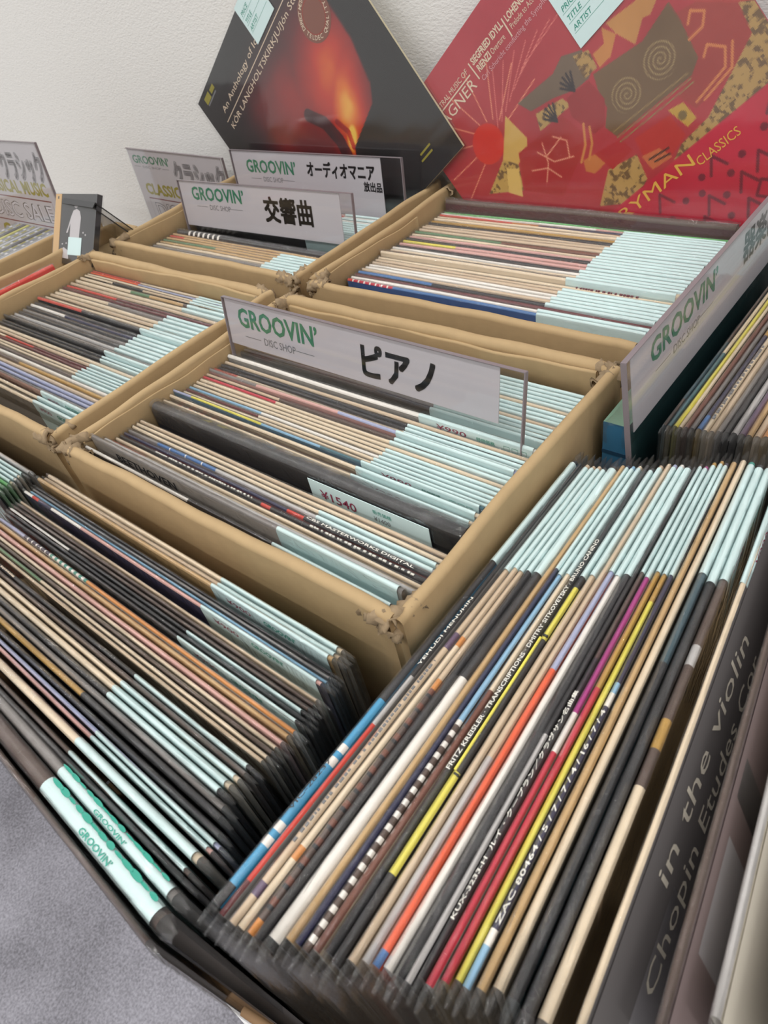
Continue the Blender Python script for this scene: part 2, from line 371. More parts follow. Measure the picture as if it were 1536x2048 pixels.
S0, S1 = 0.0585, 0.1545
def slip_mesh(x0, drop, seed):
    r = random.Random(seed); V = []; F = []; xs = [x0 + (S1 - x0) * i / 8 for i in range(9)]
    prof = [(-1, -drop), (-1, -.0020), (-.78, -.0006), (-.40, .0003), (0, .0006), (.40, .0003), (.78, -.0006), (1, -.0020), (1, -drop)]; n_ = len(prof)
    for x in xs:
        k = r.uniform(-.0001, .0001)
        for y, z in prof: V.append((x, y, z + k))
    for i in range(len(xs) - 1):
        for j in range(n_ - 1): F.append((i * n_ + j, (i + 1) * n_ + j, (i + 1) * n_ + j + 1, i * n_ + j + 1))
    me = mesh('price_slip', V, F); me.materials.append(M['mint']); me.polygons.foreach_set('use_smooth', [True] * len(F)); return me
SLIPS = [slip_mesh(S0 + d, .062, k) for k, d in enumerate((0, .0012, -.0012, .002))]
def print_mesh(kind):
    """printing on the slip face that looks at the camera (local -y, y = -1 after scaling)"""
    B = Build(); o = (0, -1.02, 0); X, Zz = (1, 0, 0), (0, 0, 1)
    def T(body, size, x, z, mi, **kw): put_text(B, body, size, (x, -1.02, z), X, Zz, mi, **kw)
    if kind == 'price':
        T('¥990', .0062, S0 + .018, -.0068, 0, bold=.01, fit=.026); T('特価価格', .0038, S0 + .052, -.0062, 1, strike=.015)
        for k in range(3): stroke(B, [(S0 + .074 + k * .0065, -.0066), (S0 + .0785 + k * .0065, -.0066), (S0 + .0785 + k * .0065, -.0034), (S0 + .074 + k * .0065, -.0034)], .0005, o, X, Zz, 1, True)
    elif kind == 'shop':
        T('GROOVIN’', .0058, S0 + .045, -.0066, 1, bold=.03, fit=.026); T('¥900', .0060, S0 + .012, -.0072, 0, bold=.01, fit=.022)
    elif kind == 'wave':
        T('GROOVIN’', .0056, S0 + .038, -.0062, 1, bold=.03, fit=.028)
        for k in range(13):
            cx = S0 + .004 + k * .0072; r_ = .0026 + .0012 * math.sin(k * 2.1); cz = -.0098 - .001 * math.cos(k)
            n_ = 12; V = [(cx + r_ * 1.3 * math.cos(6.283 * q / n_), -1.02, cz + r_ * math.sin(6.283 * q / n_)) for q in range(n_)]
            B.add(V, [tuple(range(n_))], 1)
    elif kind == 'topwave':
        put_text(B, 'GROOVIN’', .95, (S0 + .036, -.62, .0010), (1, 0, 0), (0, 1, 0), 1, fit=.027, bold=.02)
        for k in range(13):
            cx = S0 + .006 + k * .0070; n_ = 12; ry = .26 + .10 * math.sin(k * 2.1); rx = .0040 + .001 * math.cos(k * 1.3)
            B.add([(cx + rx * math.cos(6.283 * q / n_), .82 + ry * math.sin(6.283 * q / n_), .0003 + .0005 * (1 - abs(math.sin(6.283 * q / n_)))) for q in range(n_)], [tuple(range(n_))], 1)
    elif kind == 'big':
        T('¥1540', .010, S0 + .016, -.016, 0, bold=.01, fit=.034); T('販売価格', .004, S0 + .058, -.010, 1); T('¥1400', .005, S0 + .058, -.016, 1)
    me = B.mesh('price_print'); me.materials.append(M['maroon']); me.materials.append(M['teal']); return me
PRINTS = {k: print_mesh(k) for k in ('price', 'shop', 'wave', 'topwave', 'big')}

ORD = 'first second third fourth fifth sixth seventh eighth ninth tenth eleventh twelfth thirteenth fourteenth fifteenth sixteenth seventeenth eighteenth nineteenth'.split()
TENS = {2: ('twentieth', 'twenty'), 3: ('thirtieth', 'thirty'), 4: ('fortieth', 'forty'), 5: ('fiftieth', 'fifty')}
def ordinal(n):
    if n <= 19: return ORD[n - 1]
    t_, u = divmod(n, 10); return TENS[t_][0] if u == 0 else TENS[t_][1] + '-' + ORD[u - 1]
def describe(segs, slip):
    ws = {}
    for a, b_, c in segs: ws[WORD[c]] = ws.get(WORD[c], 0) + b_ - a
    top = sorted(ws, key=lambda k: -ws[k])[:2]
    two = len(top) > 1 and ws[top[1]] > 0.07
    return (top[0] + (' and ' + top[1] if two else '')) + (' record, mint slip' if slip else ' record, no slip')

def record(pos, top, yaw, lean, t, spec, slip=None, bag='short', face=None, label='', group='', H=LR, texts=None, ftexts=None, strips=None, seed=0, cat='record'):
    """top = world point at the middle of the spine; yaw turns local +x; lean tips the top towards local +y"""
    segs = parse(spec); r = random.Random(seed)
    Rm = Matrix.Rotation(yaw, 4, 'Z') @ Matrix.Rotation(-lean, 4, 'X')
    base = Vector(top) - Rm @ Vector((0, 0, H))
    root = thing('record_album', label, cat, group); root.matrix_world = Matrix.Translation(base) @ Rm
    if face is None:
        c = PAL[segs[len(segs) // 2][2]]; k = r.choice((.55, .75, .9)); face = tuple(int(x * k) for x in c)
    o = bpy.data.objects.new('sleeve', sleeve_mesh(segs, H, t, face, seed, .11 if bag == 'both' else 0.0)); C.objects.link(o); o.parent = root
    if slip == 'onface':
        B = Build(); y0 = -t / 2 - .0012; B.box(.030, .134, y0 - .0004, y0, H - .052, H - .005); so = add_obj('price_slip', B.mesh('price_slip'), M['mint'], root)
        B = Build(); put_text(B, '¥1540', .0105, (.040, y0 - .0006, H - .0190), (1, 0, 0), (0, 0, 1), 0, fit=.033, bold=.01); put_text(B, '販売価格', .004, (.088, y0 - .0006, H - .0120), (1, 0, 0), (0, 0, 1), 1); put_text(B, '¥1400', .0055, (.088, y0 - .0006, H - .0185), (1, 0, 0), (0, 0, 1), 2)
        me = B.mesh('price_print'); [me.materials.append(M[q]) for q in ('maroon', 'teal', 'grey')]; add_obj('price_print', me, None, so)
    elif slip:
        so = bpy.data.objects.new('price_slip', SLIPS[r.randrange(4)]); C.objects.link(so); so.parent = root
        so.location = (0, 0, H + .0003); so.scale = (1, t / 2 + .0002, 1)
        if slip in PRINTS:
            po = bpy.data.objects.new('price_print', PRINTS[slip]); C.objects.link(po); po.parent = so
    if bag:
        bo = bpy.data.objects.new('plastic_bag', BAGS[bag][r.randrange(4)]); C.objects.link(bo); bo.parent = root
        bo.location = (0, 0, H + .0004); bo.scale = (1, t / 2 + (.00025 if bag == 'both' else .0004), 1)
    if strips:
        B = Build(); inks = []
        for (x0, x1, y0, y1, ink) in strips:
            if ink not in inks: inks.append(ink)
            B.box((x0 - .5) * LR, (x1 - .5) * LR, y0, y1, H - .001, H + .0007, mi=inks.index(ink))
        me = B.mesh('spine_band'); [me.materials.append(M[q]) for q in inks]; add_obj('spine_band', me, None, root)
    if ftexts:
        B = Build(); inks = [q[5] for q in ftexts]
        for q, (body, x, z, length, size, ink) in enumerate(ftexts): put_text(B, body, size, ((x - .5) * LR, -t / 2 - .0005, H - z), (1, 0, 0), (0, 0, 1), q, fit=length * LR, bold=.01)
        me = B.mesh('cover_lettering'); [me.materials.append(M[q]) for q in inks]; add_obj('cover_lettering', me, None, root)
    if texts:
        B = Build()
        mats = []
        for (body, x, length, size, ink) in texts:
            if ink not in mats: mats.append(ink)
            put_text(B, body, size, ((x - .5) * LR, -size * .36, H + .0012), (1, 0, 0), (0, 1, 0), mats.index(ink), fit=length * LR if length else None, bold=.015)
        me = B.mesh('spine_lettering')
        for k in mats: me.materials.append(M[k])
        add_obj('spine_lettering', me, None, root)
    return root

def marks(x0, x1, ink, seed, h=.0016):
    r = random.Random(seed); out = []; x = x0
    while x < x1:
        w = r.uniform(.003, .009); out.append((x, min(x + w, x1), -h / 2 * r.uniform(.6, 1), h / 2 * r.uniform(.6, 1), ink)); x += w + r.choice((.0025, .0025, .008))
    return out
def row_x(entries, x_left, zt, where, group, bag='short', lean=0.0, tmax=.0040, tmin=.0016, gap=.0013, H=LR, seed0=0, from_front=True):
    """entries: (y, spec, slip[, dict]) front to back; spines run along x"""
    E_ = sorted(entries, key=lambda e: e[0])
    for i, e in enumerate(E_):
        y, spec, slip = e[:3]; kw = dict(e[3]) if len(e) > 3 else {}
        sp = min(E_[i + 1][0] - y if i + 1 < len(E_) else .005, y - E_[i - 1][0] if i else .005)
        t = kw.pop('t', None) or max(tmin, min(tmax, sp - gap))
        xl = kw.pop('x', None); xl = (x_left(y) if callable(x_left) else x_left) if xl is None else xl
        dz = kw.pop('dz', 0.0); yaw = math.radians(kw.pop('yaw', 0.0)); ln = kw.pop('lean', lean)
        xl += rnd.uniform(-.0007, .0009); z = zt + dz; h = H + (z - zt)
        segs = parse(spec)
        lab = kw.pop('label', None) or f"{describe(segs, slip)}, {ordinal(i + 1)} from front in {where}"
        # e y is measured near the slip end; the row may be turned a little
        record(i, (xl + LR / 2, y - math.tan(yaw) * .06, z), yaw, ln, t, spec, slip, kw.pop('bag', bag), label=lab, group=group, H=h, seed=seed0 + i * 7, **kw)

CY = 'price'
# ---- carton P (piano sign)
P = [(-.2462, 'W.42 K', 'plain', dict(face=(70, 66, 66), t=.0028, dz=.0095)), (-.2372, 'G', 'price', dict(face=(146, 138, 130), t=.004, dz=.014, ftexts=[('BEETHOVEN', .10, .0125, .24, .0105, 'black')])), (-.2300, 'L', None, dict(face=(150, 142, 132), dz=.006)), (-.2255, 'R.15 C', None), (-.2215, 'C', None),
     (-.2172, 'K.55 R.03 K', None, dict(face=(40, 40, 50), strips=marks(.16, .52, 'white', 1, .0012) + marks(.70, .97, 'white', 2, .0014))), (-.2130, 'N.62 R.05 K', None, dict(texts=[('CBS MASTERWORKS DIGITAL', .68, .28, .0026, 'white')])),
     (-.2085, 'G.13 U.05 W.004 U.06 W.004 U.06 W.004 U.05 L', 'big', dict(face=(150, 145, 140))), (-.2040, 'C', 'shop'), (-.1998, 'C', None), (-.1955, 'B', None),
     (-.1780, 'K', 'onface', dict(t=.0115, dz=.008, face=(36, 35, 38), x=.0125)), (-.1690, 'C', 'price', dict(dz=.004)), (-.1655, 'C.04 ' + 'R.018 W.006 N.018 W.006 ' * 6 + 'C', CY), (-.1612, 'C', 'price', dict(dz=.004)),
     (-.1565, 'V.08 Y.28 S.2 Z', 'price', dict(dz=.006)), (-.1530, 'E.35 B', CY), (-.1488, 'C', CY), (-.1450, 'M.3 C', CY), (-.1412, 'S.3 W', CY), (-.1370, 'C', CY), (-.1330, 'C', CY), (-.1288, 'C', None), (-.1245, 'c.3 C', CY), (-.1204, 'B.3 D', CY),
     (-.1160, 'G.2 P.3 V', 'price', dict(dz=.003)), (-.1115, 'R.1 C', CY), (-.1072, 'K', CY), (-.1032, 'K', CY), (-.0985, 'B', None), (-.0930, 'W', 'price', dict(dz=.004)),
     (-.0790, 'K', CY), (-.0745, 'G', CY), (-.0705, 'C', CY), (-.0662, 'C', CY), (-.0620, 'B', None), (-.0578, 'C', CY), (-.0535, 'K', CY), (-.0490, 'C', CY), (-.0448, 'C', None), (-.0405, 'W', CY), (-.0362, 'C', CY), (-.0318, 'N', CY), (-.0272, 'C', CY), (-.0225, 'W', CY)]
P = [(y, s, ('plain' if sl == CY and i % 3 else sl), *k) for i, (y, s, sl, *k) in enumerate(P)]
row_x(P, lambda y: .0100 + .002 * min(1, max(0, (-y - .15) / .1)), -.020, 'the middle carton', 'records in the piano carton', seed0=1000)
# ---- carton L (no sign)
Lc = [(-.0165, 'R.33 C', CY), (-.0205, 'O.33 V', CY), (-.0245, 'C', CY), (-.0288, 'C.2 K.2 B', CY), (-.0350, 'C.35 E.12 T.2 D.1 C', CY), (-.0420, 'C', CY), (-.0490, 'B', None), (-.0555, 'R.35 M', None), (-.0605, 'M', CY),
      (-.0660, 'C.35 G', CY), (-.0725, 'C', CY), (-.0790, 'B', CY), (-.0860, 'C', CY), (-.0945, 'R.32 K', 'price', dict(dz=.004)), (-.1005, 'K', CY), (-.1060, 'W.25 N', CY), (-.1115, 'K', CY), (-.1170, 'G', CY), (-.1225, 'K', CY), (-.1280, 'L', CY),
      (-.1335, 'G', None), (-.1396, 'K', 'price', dict(dz=.004)), (-.1440, 'K', CY), (-.1481, 'K', CY), (-.1540, 'C', None), (-.1590, 'B', CY), (-.1643, 'C.15 R.2 M', CY), (-.1680, 'Y.12 M', CY), (-.1718, 'C', CY), (-.1755, 'C', CY), (-.1800, 'D', CY), (-.1845, 'W', None),
      (-.1895, 'D.4 A', None), (-.1945, 'B', None), (-.1995, 'V', None), (-.2045, 'V', None), (-.2090, 'G', None), (-.2135, 'F', 'shop', dict(dz=.004)), (-.2180, 'C', CY), (-.2238, 'C', 'shop', dict(face=(122, 116, 108)))]
Lc = [(y, s, ('plain' if sl == CY and i % 4 else sl), *k) for i, (y, s, sl, *k) in enumerate(Lc)]
row_x(Lc, -.3435, -.0205, 'the left carton', 'records in the carton without a sign', seed0=2000, tmax=.0042)
# ---- carton R (behind the piano carton)
Rc = [(.2490, 'D', None, dict(t=.0090, dz=.012, face=(74, 40, 44))), (.2410, 'e', None), (.2368, 'W.6 P', CY), (.2325, 'R.3 o.1 N', CY), (.2280, 'C', CY), (.2225, 'C', CY), (.2165, 'A', CY), (.2105, 'K', CY), (.2050, 'B', CY), (.2, 'B', CY), (.1940, 'B', CY), (.1870, 'E.35 F', CY),
      (.1810, 'C', CY), (.1755, 'P', CY), (.17, 'K', CY), (.1645, 'Y.22 P', CY), (.1580, 'P', CY), (.1515, 'K', CY), (.1460, 'W', CY), (.1408, 'C', CY), (.1360, 'K', CY), (.1310, 'R.1 C', CY), (.1260, 'C', 'price', dict(dz=.005)), (.1210, 'C', None, dict(strips=marks(.72, .90, 'darkred', 3))),
      (.1155, 'B', CY), (.1100, 'B', CY), (.1045, 'W', CY), (.0990, 'W', CY), (.0935, 'B', CY), (.0880, 'U.3 K', CY), (.0815, 'M', None), (.0760, 'W', CY), (.0705, 'R.02 ' + 'W.006 c.018 ' * 7 + 'U', CY, dict(face=(58, 84, 130)))]
Rc = [(y, s, ('plain' if sl == CY and i % 5 else sl), *k) for i, (y, s, sl, *k) in enumerate(Rc)]
row_x(Rc, .0140, -.0195, 'the red cover carton', 'records in the carton under the red cover', seed0=3000, tmax=.0044, lean=math.radians(1.3))
# ---- carton S (symphony sign)
Sc = [(.0560, 'K.1 L.1 G', CY), (.0625, 'G', CY), (.0690, 'C', CY), (.0750, 'G', CY), (.0810, 'C', CY), (.0870, 'T', CY), (.0930, 'E.35 T', CY), (.0985, 'T', CY), (.1040, 'R.1 T', CY), (.1095, 'T.9 R', None), (.1190, 'K.08 ' + 'W.012 K.02 ' * 7 + 'K', None, dict(t=.0095, dz=.002)),
      (.1500, 'K', CY), (.1555, 'W', CY), (.1610, 'C', CY), (.1665, 'W', CY), (.1720, 'L', CY), (.1775, 'W', CY), (.1830, 'K', CY), (.1885, 'W', CY), (.1940, 'C', CY), (.1995, 'P.6 W', CY), (.2045, 'R.7 W', None), (.2095, 'P.7 W', CY), (.2145, 'R.7 W', None), (.2195, 'P.7 L', CY)]
Sc = [(y, s, ('plain' if sl == CY and i % 3 else sl), *k) for i, (y, s, sl, *k) in enumerate(Sc)]
row_x(Sc, -.3410, -.026, 'the black cover carton', 'records in the symphony carton', seed0=4000, tmax=.0046, lean=math.radians(1.5))
# ---- near left rows F
Fc = [(-.2790, 'C', 'plain'), (-.2830, 'B', 'plain'), (-.2870, 'T', 'shop', dict(dz=.004)), (-.2928, 'K', None), (-.2952, 'G', None), (-.2980, 'S', None), (-.3014, 'W.04 R.03 N.06 W.13 P', 'shop', dict(dz=.004)), (-.3085, 'B', None), (-.3113, 'D', None), (-.3143, 'D', None),
      (-.3172, 'W.27 K', 'plain'), (-.3200, 'K', None), (-.3228, 'K', 'shop'), (-.3275, 'V.12 ' + 'N.015 W.005 ' * 6 + 'z.01 W.01 ' * 7 + 'z.01 o', None), (-.3310, 'T', None), (-.3350, 'P', None), (-.3385, 'C', None), (-.3415, 'D', None), (-.3445, 'E.3 C', None), (-.3475, 'B', None),
      (-.3531, 'K', 'plain', dict(strips=marks(.03, .24, 'cream', 4, .0014))), (-.3565, 'D', None), (-.3602, 'C', 'plain'), (-.3646, 'C', 'plain'), (-.3690, 'K', 'plain'), (-.3732, 'Y.1 G', None), (-.3775, 'A.62 K', None), (-.3825, 'K', None),
      (-.3863, 'V', 'plain'), (-.3895, 'P', 'plain'), (-.3950, 'C', 'wave', dict(dz=.004)), (-.4012, 'D', 'plain'), (-.4045, 'K', None), (-.4092, 'G', 'topwave', dict(t=.0055, yaw=-1.0, dz=-.001)), (-.4178, 'D', 'topwave', dict(t=.0085, yaw=-1.4, dz=-.001)), (-.4258, 'D', None, dict(yaw=-1.6, t=.0026))]
def f_left(y):
    pts = [(-.43, .024), (-.405, .018), (-.386, .020), (-.369, .003), (-.353, .006), (-.325, .010), (-.305, .006), (-.279, -.001)]
    return float(np.interp(y, [p[0] for p in pts], [p[1] for p in pts]))
row_x([(y, s, sl, *k) for (y, s, sl, *k) in Fc], f_left, -.020, 'the near left carton', 'records in the near left carton', bag='end', seed0=5000, tmax=.0042, gap=.0011)
# ---- left edge FL
FLc = [(-.2850, 'L', None), (-.2895, 'K', 'plain'), (-.2930, 'C', 'plain'), (-.2965, 'W', 'plain'), (-.3000, 'C', 'plain'), (-.3035, 'e', None), (-.3070, 'E', None), (-.3110, 'e', 'plain'), (-.3150, 'K', 'plain')]
row_x(FLc, -.3385, -.020, 'the carton at the left edge', 'records at the left edge', bag='end', seed0=6000)
# red record along y in the narrow carton
record(0, (-.3790, -.204, -.003), math.radians(90), 0, .006, 'R', None, 'short', face=(196, 54, 48), label='red record standing alone in the narrow carton at the left edge', group='record in the narrow carton', H=.338, seed=71)

# ---- right foreground rows along y
def row_y(entries, zt, where, group, bag='both', seed0=0, from_left='left'):
    for i, e in enumerate(entries):
        x, yend, spec, slip = e[:4]; kw = dict(e[4]) if len(e) > 4 else {}
        nx = entries[i + 1][0] if i + 1 < len(entries) else x + .005; px_ = entries[i - 1][0] if i else x - .005
        sp = min(nx - x, x - px_)
        t = kw.pop('t', None) or max(.0016, min(.0048, sp - .0004))
        yaw = math.radians(kw.pop('yaw', 0)); ln = kw.pop('lean', 0.0); dz = kw.pop('dz', 0.0); z = zt + dz; h = kw.pop('H', LR + dz)
        d = Vector((-math.sin(yaw), math.cos(yaw))); c = Vector((x, yend)) + d * .0 - d * (S0 - 0)   # (x, yend) is where the slip starts
        segs = parse(spec); lab = kw.pop('label', None) or f"{describe(segs, slip)}, {ordinal(i + 1)} from left in {where}"
        record(i, (c.x, c.y, z), math.radians(90) + yaw, ln, t, spec, slip, kw.pop('bag', bag), label=lab, group=group, H=h, seed=seed0 + 5 * i, **kw)
def fy(x): return float(np.interp(x, [.349, .373, .400, .4255, .4395, .464], [-.188, -.182, -.169, -.156, -.146, -.138]))
def yw(x): return float(np.interp(x, [.349, .464], [.5, 5.2]))
stripe = 'D.011 W.009 ' * 18
FRc = [(.3493, 'K.03 u.06 W.014 u.01 W.014 u.10 W.014 u.01 W.014 u.09 K', 'plain', dict(texts=[('VIC-28237', .145, .09, .0028, 'black')])), (.3540, 'M.05 R.27 L.10 K', None, dict(t=.0024, texts=[('YEHUDI MENUHIN', .44, .16, .0021, 'white')])), (.3590, 'B.04 p.02 B.43 p.035 B', 'plain', dict(strips=marks(.12, .46, 'grey', 5, .0013))),
       (.3630, 'C.10 o.02 C.38 o.02 B', 'plain'), (.3667, 'o.02 ' + 'D.014 K.006 F.010 ' * 13 + 'o.02 B', 'plain'), (.3703, 'K', 'plain', dict(t=.0034)), (.3750, 'W.44 K', 'plain', dict(t=.0054)), (.3797, 'T', None, dict(t=.0034)), (.3828, 'N', 'plain'), (.3861, stripe + 'S', 'plain'), (.3897, 'F.42 C', 'plain'),
       (.3934, 'K', None, dict(texts=[('FRITZ KREISLER · TRANSCRIPTIONS · DMITRY SITKOVETSKY · BRUNO CANINO', .27, .50, .0028, 'white')])), (.3972, 'K.12 Y.16 K.26 Y.12 K', 'plain', dict(strips=[(.28, .54, .0006, .0017, 'lemon'), (.274, .277, -.0017, .0008, 'black'), (.545, .548, -.0017, .0008, 'black')])), (.4012, 'B', 'plain'), (.4050, 'L.3 B', None), (.4086, 'U.02 O.45 V', 'plain'), (.4125, 'W', 'plain'),
       (.4166, 'K', 'shop', dict(t=.0044)), (.4198, 'L.36 K', None), (.4226, 'K.5 D', 'plain', dict(texts=[('KUX-3233-H  ルイ・クープラン／クラヴサン名曲集', .07, .36, .0021, 'white')])), (.4259, 'c.33 W.07 X', 'plain'), (.4292, 'c.44 A', 'plain'), (.4326, 'Y.62 A', 'plain'),
       (.4357, 'S.05 W.02 N.34 W.025 S.02 N', 'shop', dict(texts=[('ZAC 80464 / 5 / 7 / 7 / 4 / 16 / 7 / 4', .075, .325, .0025, 'white')])), (.4395, 'T', None), (.4436, 'C', None), (.4488, 'K.5 q.3 z', 'plain', dict(t=.0042)), (.4540, 'K', 'plain'), (.4590, 'C.3 D.06 A.05 D.1 L.04 D.2 C.03 D', 'shop', dict(t=.0044, face=(110, 92, 70)))]
row_y([(x, fy(x) + rnd.uniform(-.0022, .0022), s, sl, dict(dict(yaw=yw(x)), **(k[0] if k else {}))) for (x, s, sl, *k) in FRc], -.020, 'the right foreground', 'records in the right foreground', seed0=7000)

# wide open records at the lower right, leaning so that their covers show
def cover_face(root, H, cols, texts):
    B = Build()
    for (x0, x1, z0, z1, mi) in cols: B.add([(x0, 0, z0), (x1, 0, z0), (x1, 0, z1), (x0, 0, z1)], [(0, 1, 2, 3)], mi)
    return B
def lean_rec(x, y, yaw, lean, spec, face, label, slip=None, faces=(), texts=(), t=.003, z=-.020, seed=0):
    d = Vector((-math.sin(math.radians(yaw)), math.cos(math.radians(yaw)))); c = Vector((x, y)) + d * (LR / 2)
    h = LR / 1.0
    rt = record(0, (c.x, c.y, z), math.radians(90 + yaw), math.radians(lean), t, spec, slip, 'both', face=face, label=label, group='leaning records at the lower right', H=h, seed=seed)
    if faces or texts:
        B = Build(); yy = -t / 2 - .0005; inks = []
        def mi(k):
            if k not in inks: inks.append(k)
            return inks.index(k)
        for (x0, x1, z0, z1, k) in faces: B.add([(x0 * LR - LR / 2, yy, z0 * LR), (x1 * LR - LR / 2, yy, z0 * LR), (x1 * LR - LR / 2, yy, z1 * LR), (x0 * LR - LR / 2, yy, z1 * LR)], [(0, 1, 2, 3)], mi(k))
        for (body, x0, z0, size, ln, k) in texts: put_text(B, body, size, (x0 * LR - LR / 2, yy - .0003, z0 * LR), (1, 0, 0), (0, 0, 1), mi(k), fit=ln * LR)
        me = B.mesh('cover_print')
        for k in inks: me.materials.append(M[k] if k in M else mat(k, {'slate': (104, 100, 100), 'ash': (172, 168, 172), 'umber': (84, 72, 62), 'ivory': (222, 214, 198), 'rosegrey': (136, 120, 120)}[k], 0.35))
        add_obj('cover_print', me, None, rt)
    return rt
lean_rec(.4880, -.352, 5.6, 22.5, 'C', (96, 92, 92), 'dark grey cover lettered Chopin Etudes, leaning left at the lower right', 'price', [(0, 1, .40, .990, 'slate'), (.0, .22, .50, .905, 'ash')],
         [('in the violin', .20, .925, .0165, .42, 'ivory'), ('Chopin Etudes Cor', .09, .868, .0150, .54, 'ivory')], seed=91)
lean_rec(.5085, -.336, 7, 20.2, 'D', (112, 98, 98), 'rose grey record behind the Chopin Etudes cover', None, [(0, 1, .2, .99, 'rosegrey'), (.1, .25, .5, .96, 'ash'), (.3, .36, .3, .97, 'slate')], seed=92)
lean_rec(.5215, -.322, 7, 19.8, 'L', (206, 198, 182), 'ivory and dark brown cover at the right edge', None, [(0, .36, .1, .99, 'ivory'), (.36, 1, .1, .99, 'umber')], seed=94)
lean_rec(.5400, -.318, 9, 17.5, 'L', (170, 166, 168), 'pale grey bagged record in the lower right corner', None, [(0, .6, .1, .99, 'ash'), (.6, 1, .1, .99, 'slate')], seed=95)

# ---- records below the 器楽曲 sign
Kc = [(.3830, 'D.1 q.25 D', None, dict(t=.002)), (.3860, 'Z.30 C', 'plain'), (.3895, 'Y', 'plain'), (.3925, 'C', None), (.3960, 'F', 'plain'), (.3995, 'G', 'plain'), (.4035, 'U.05 N.34 A.12 F.12 Z', 'plain'), (.4070, 'C', 'plain', dict(strips=marks(.04, .34, 'grey', 6, .0018))), (.4110, 'B', 'plain'), (.4150, 'G', 'plain'),
      (.4190, 'K', None), (.4232, 'L.35 K', 'plain'), (.4275, 'p.5 G', 'plain'), (.4315, 'T', 'plain'), (.4360, 'B', None), (.4405, 'o.1 T', 'plain'), (.4450, 'R.2 C', 'plain'), (.4495, 'K', 'plain'), (.4540, 'B', 'plain'), (.4585, 'W', 'plain')]
row_y([(x, float(np.interp(x, [.37, .44, .46], [-.036, -.020, -.019])) + .2165, s, sl, dict(dict(lean=math.radians(0)), **(k[0] if k else {}))) for (x, s, sl, *k) in Kc], -.018, 'the right back row', 'records beside the 器楽曲 sign', seed0=8000)

# blue box set
bs = thing('record_box_set', 'thick blue and green boxed record set in front of the 器楽曲 sign', 'record', loc=(.3572, .1085, ZT + .004))
B = Build(); B.box(-.0085, .0085, -.157, .157, 0, .326)
me = B.mesh('slipcase'); set_cols(me, [lin((58, 112, 146)), lin((112, 150, 128)), lin((58, 112, 146)), lin((70, 110, 110)), lin((58, 112, 146)), lin((70, 110, 110))])
add_obj('slipcase', me, M['print'], bs)
B = Build(); B.box(-.0087, .0087, -.1573, -.1569, .300, .303); add_obj('lid_seam', B.mesh('lid_seam'), mat('dark_blue_seam', (30, 66, 92), .5), bs)
fb = bpy.data.objects.new('plastic_bag', BAGS['short'][0]); C.objects.link(fb); fb.parent = bs; fb.location = (0, 0, .3264); fb.rotation_euler = (0, 0, math.pi / 2); fb.scale = (1, .0094, 1)

# ================================================================ signs
def sign(label, origin, right, up, W, H, hidden, paper_w, items, name='shelf_sign', p_left=.002, p_bot=-.012):
    """origin: where the left lower visible corner is; items draw on the paper in metres"""
    ux, uz = Vector(right).normalized(), Vector(up).normalized(); uy = uz.cross(ux)
    Mx = Matrix((ux, uy, uz)).transposed().to_4x4(); Mx.translation = Vector(origin) - uz * hidden
    root = thing(name, label, 'sign', 'shop divider signs'); root.matrix_world = Mx
    T_ = H + hidden
    B = Build(); B.box(0, W, -.0016, -.0006, 0, T_); B.box(0, W, .0006, .0016, 0, T_); add_obj('acrylic_holder', B.mesh('acrylic_holder'), M['acryl'], root)
    B = Build(); B.box(-.0003, .0006, -.0018, .0018, 0, T_); B.box(W - .0006, W + .0003, -.0018, .0018, 0, T_); B.box(0, W, -.0018, .0018, T_ - .0001, T_ + .0004); add_obj('holder_edge', B.mesh('holder_edge'), M['edge'], root)
    B = Build(); B.box(p_left, paper_w, -.0003, .0003, hidden + p_bot, T_ - .001); add_obj('paper_insert', B.mesh('paper_insert'), M['signpaper'], root)
    B = Build(); inks = []
    def mi(k):
        if k not in inks: inks.append(k)
        return inks.index(k)
    for it in items:
        if it[0] == 't': _, body, x, z, size, fit, k, bold = it; put_text(B, body, size, (x, -.0005, hidden + z), (1, 0, 0), (0, 0, 1), mi(k), fit=fit, **(dict(strike=.028) if any(ord(c) > 0x2fff for c in body) else dict(bold=bold)))
        elif it[0] == 'l': _, pts, w, k = it; stroke(B, [(p[0], hidden + p[1]) for p in pts], w, (0, -.0005, 0), (1, 0, 0), (0, 0, 1), mi(k))
    me = B.mesh('sign_lettering')
    for k in inks: me.materials.append(M[k])
    add_obj('sign_lettering', me, None, root)
    return root
def shop(x0, x1, z, cap):
    w = x1 - x0
    return [('t', 'GROOVIN’', x0, z, cap / .72, w, 'green', .025), ('t', 'DISC SHOP', x0 + w * .31, z - cap * .72, cap * .56, w * .40, 'grey', 0.0), ('l', [(x0 + w * .06, z - cap * .52), (x0 + w * .27, z - cap * .52)], .0005, 'grey'), ('l', [(x0 + w * .72, z - cap * .52), (x0 + w * .94, z - cap * .52)], .0005, 'grey')]
lean = .177
sign('clear holder sign reading GROOVIN’ ピアノ in the middle carton', (.014, -.0885, -.010), (1, -.013, 0), (0, math.sin(lean), math.cos(lean)), .300, .046, .05, .281, shop(.017, .114, .0235, .0165) + [('t', 'ピアノ', .156, .0125, .030, .068, 'black', .03)], p_bot=.005)
sign('clear holder sign reading GROOVIN’ 交響曲 in the carton by the wall', (-.334, .1335, -.010), (1, .03, 0), (0, math.sin(.15), math.cos(.15)), .300, .043, .05, .281, shop(.024, .124, .0215, .0155) + [('t', '交響曲', .157, .0065, .030, .078, 'black', .035)])
